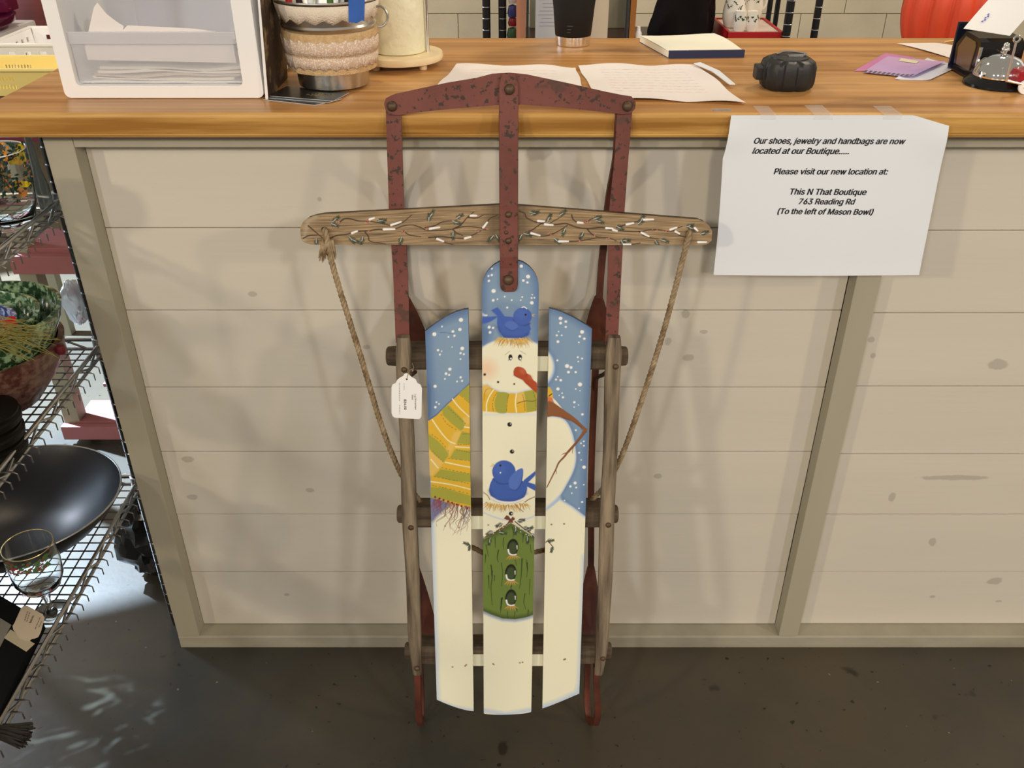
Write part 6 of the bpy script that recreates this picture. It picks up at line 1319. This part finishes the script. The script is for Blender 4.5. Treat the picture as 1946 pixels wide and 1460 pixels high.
hang(0, 0, 1017, 1066, .98, M('hanging_white_paper', pc(228, 216, 200), rough=.7), 'white handwritten paper hanging left of the tumbler', True)
hang(0, 0, 1112, 1154, .99, M('hanging_tan_paper', pc(205, 178, 140), rough=.7), 'tan paper strip hanging right of the tumbler')
# figurine
fx = ony(974, 70, 1.05)
fg = empty('figurine', (fx[0], 1.05, ZB), 'small figurine with white head, blue coat and green tree base', 'figurine')
for z0_, h_, r_, nm, c in ((0, .030, .014, 'tree', pc(50, 72, 40)), (.030, .022, .011, 'trousers', pc(120, 22, 22)), (.050, .030, .012, 'coat', pc(50, 48, 90)), (.080, .024, .010, 'head', pc(190, 172, 150))):
    ob(nm, G().lathe([(0, ZB+.001+z0_), (r_*.8, ZB+.002+z0_), (r_, ZB+z0_+h_*.4), (r_*.75, ZB+z0_+h_*.9), (0, ZB+z0_+h_)], (fx[0], 1.05, 0), 18), M('fig_'+nm, c, rough=.4), fg, smooth=True)
# tray with crockery
m_trayr = M('red_tray', pc(168, 22, 22), rough=.4)
a, b = ony(1383, 72, .99), ony(1488, 72, .99)
try_ = empty('red_tray', (a[0]+.05, 1.05, ZB), 'red tray with pale inside on the back shelf', 'tray')
x0_, x1_ = a[0], b[0]; zt_ = ony(1430, 61, .99)[2]-ZB
ob('body', G().box(x0_, x1_, .99, .996, ZB+.0005, ZB+zt_, b=.001).box(x0_, x0_+.006, .9965, 1.17, ZB+.0005, ZB+zt_).box(x1_-.006, x1_, .9965, 1.17, ZB+.0005, ZB+zt_).box(x0_, x1_, 1.171, 1.177, ZB+.0005, ZB+zt_), m_trayr, try_)
zi = ZB+zt_-.003
ob('liner', G().box(x0_+.0065, x1_-.0065, .9965, 1.170, ZB+.0008, zi), M('pale_liner', pc(190, 165, 140), rough=.6), try_)
m_por = M('cream_porcelain', pc(228, 212, 180), rough=.12, coat=.5)
def crock(px, py, y, r, h, lab, nm, cat, hnd=None):
    p = ony(px, py, y); x = p[0]; z = zi+.0004; rt = empty(nm, (x, y, z), lab, cat, 'holly crockery on the red tray')
    ob('body', G().lathe([(0, z), (r*.72, z), (r*.80, z+.003), (r*.98, z+h*.25), (r, z+h*.45), (r*.82, z+h*.85), (r*.80, z+h), (r*.74, z+h), (0, z+h*.97)], (x, y, 0), 36), m_por, rt, smooth=True, autos=60)
    g = G(); g.open = True; rr_ = random.Random(int(px))
    for k in range(34):
        a_ = rr_.uniform(-3.0, -.1); zz_ = z+h*(.66+.09*math.sin(a_*6))+rr_.uniform(-.003, .003); rr2 = r*np.interp((zz_-z)/h, [.25, .45, .85], [.98, 1, .82])+.0005; s_ = rr_.uniform(.0012, .0026)
        g.add([(x+rr2*math.cos(a_+u*s_/rr2), y+rr2*math.sin(a_+u*s_/rr2), zz_+v*s_*.8) for u, v in ((-1, 0), (0, -1), (1, 0), (0, 1))], [[0, 1, 2, 3]])
    ob('holly_leaves', g, M('holly_dark', pc(48, 62, 38)), rt)
    if hnd: ob('handle', G().tube([(x+hnd*(r*.85+.012*math.sin(t)), y, z+h*.55-.018*math.cos(t)) for t in np.linspace(0, 3.14, 10)], .0028, 7), m_por, rt, smooth=True)
crock(1404, 60, 1.018, .0155, .044, 'left one of the two small holly shakers in front', 'salt_shaker', 'shaker')
crock(1427, 60, 1.018, .0155, .044, 'right one of the two small holly shakers in front', 'salt_shaker', 'shaker')
crock(1392, 52, 1.070, .027, .078, 'left holly mug behind the two small shakers', 'mug', 'mug'); crock(1424, 40, 1.130, .028, .085, 'right holly mug with a handle at the rear of the tray', 'mug', 'mug', 1)
# black bag / coat
g = G(); c1_ = ony(1296, 66, 1.10); V = []; N1, N2 = 44, 24
for i in range(N2+1):
    for k in range(N1):
        t = i/N2; th = 2*math.pi*k/N1; n_ = mnoise.noise(Vector((math.cos(th)*1.8, math.sin(th)*1.8, t*3)))*.22+mnoise.noise(Vector((math.cos(th)*5, math.sin(th)*5, t*7)))*.08
        env = max(0, 1-t**2.2)**.6*(.72+.28*(1-t)**2)*(1 if i else .96); zt__ = .27*t
        V.append((c1_[0]+.030*t+.080*env*(1+n_)*math.cos(th), 1.115+.066*env*(1+n_)*math.sin(th), ZB+.0008+zt__))
g.add(V, [[i*N1+k, i*N1+(k+1) % N1, (i+1)*N1+(k+1) % N1, (i+1)*N1+k] for i in range(N2) for k in range(N1)]+[list(range(N1))[::-1]])
tag(ob('black_handbag', g, M('black_cloth', (.006, .003, .003), rough=.8, spec=.2), smooth=True), 'slumped black cloth bag on the back shelf behind the notepad', 'bag')
a = ony(1210, 60, 1.03); tag(ob('white_bottle', G().lathe([(0, ZB+.0005), (.008, ZB+.0005), (.008, ZB+.020), (.005, ZB+.026), (.004, ZB+.034), (0, ZB+.035)], (a[0]+.004, 1.03, 0), 18), m_wplas, autos=40), 'tiny white bottle beside the orange wooden upright', 'bottle')
# pumpkin on a crate
m_pk = M('orange_red_pumpkin', pc(222, 72, 34), rough=.45, var=.10, scale=7)
py_ = 1.45; pcx = ony(1797, 73, py_)[0]; pr_ = .118
tag(ob('crate', G().box(pcx-.16, pcx+.16, py_-.10, py_+.16, 0, .745, b=.004), M('crate_wood', pc(150, 110, 70), rough=.7, var=.15, scale=5)), 'plain wooden crate carrying the orange pumpkin', 'crate')
pk = empty('pumpkin', (pcx, py_, .745), 'large ribbed orange red pumpkin behind the counter at right', 'pumpkin'); g = G(); V = []; N1, N2 = 96, 32
for i in range(N2+1):
    for k in range(N1):
        ph = math.pi*i/N2; th = 2*math.pi*k/N1; rb = 1-.13*abs(math.cos(th*6.5+.4))**6-.0*th; rr_ = pr_*rb*(math.sin(ph)**.8)*(1+.12*math.sin(ph)); V.append((pcx+rr_*math.cos(th), py_+rr_*math.sin(th), .7455+.165*(1-math.cos(ph))))
g.add(V, [[i*N1+k, i*N1+(k+1) % N1, (i+1)*N1+(k+1) % N1, (i+1)*N1+k] for i in range(N2) for k in range(N1)])
ob('shell', g, m_pk, pk, smooth=True, autos=False)
ob('stem', G().tube([(pcx, py_, 1.07), (pcx+.004, py_, 1.10), (pcx+.014, py_, 1.12)], [.016, .012, .013], 8), M('stem_green', pc(80, 84, 50)), pk)
for o in C.objects:
    if '_org' in o: del o['_org']
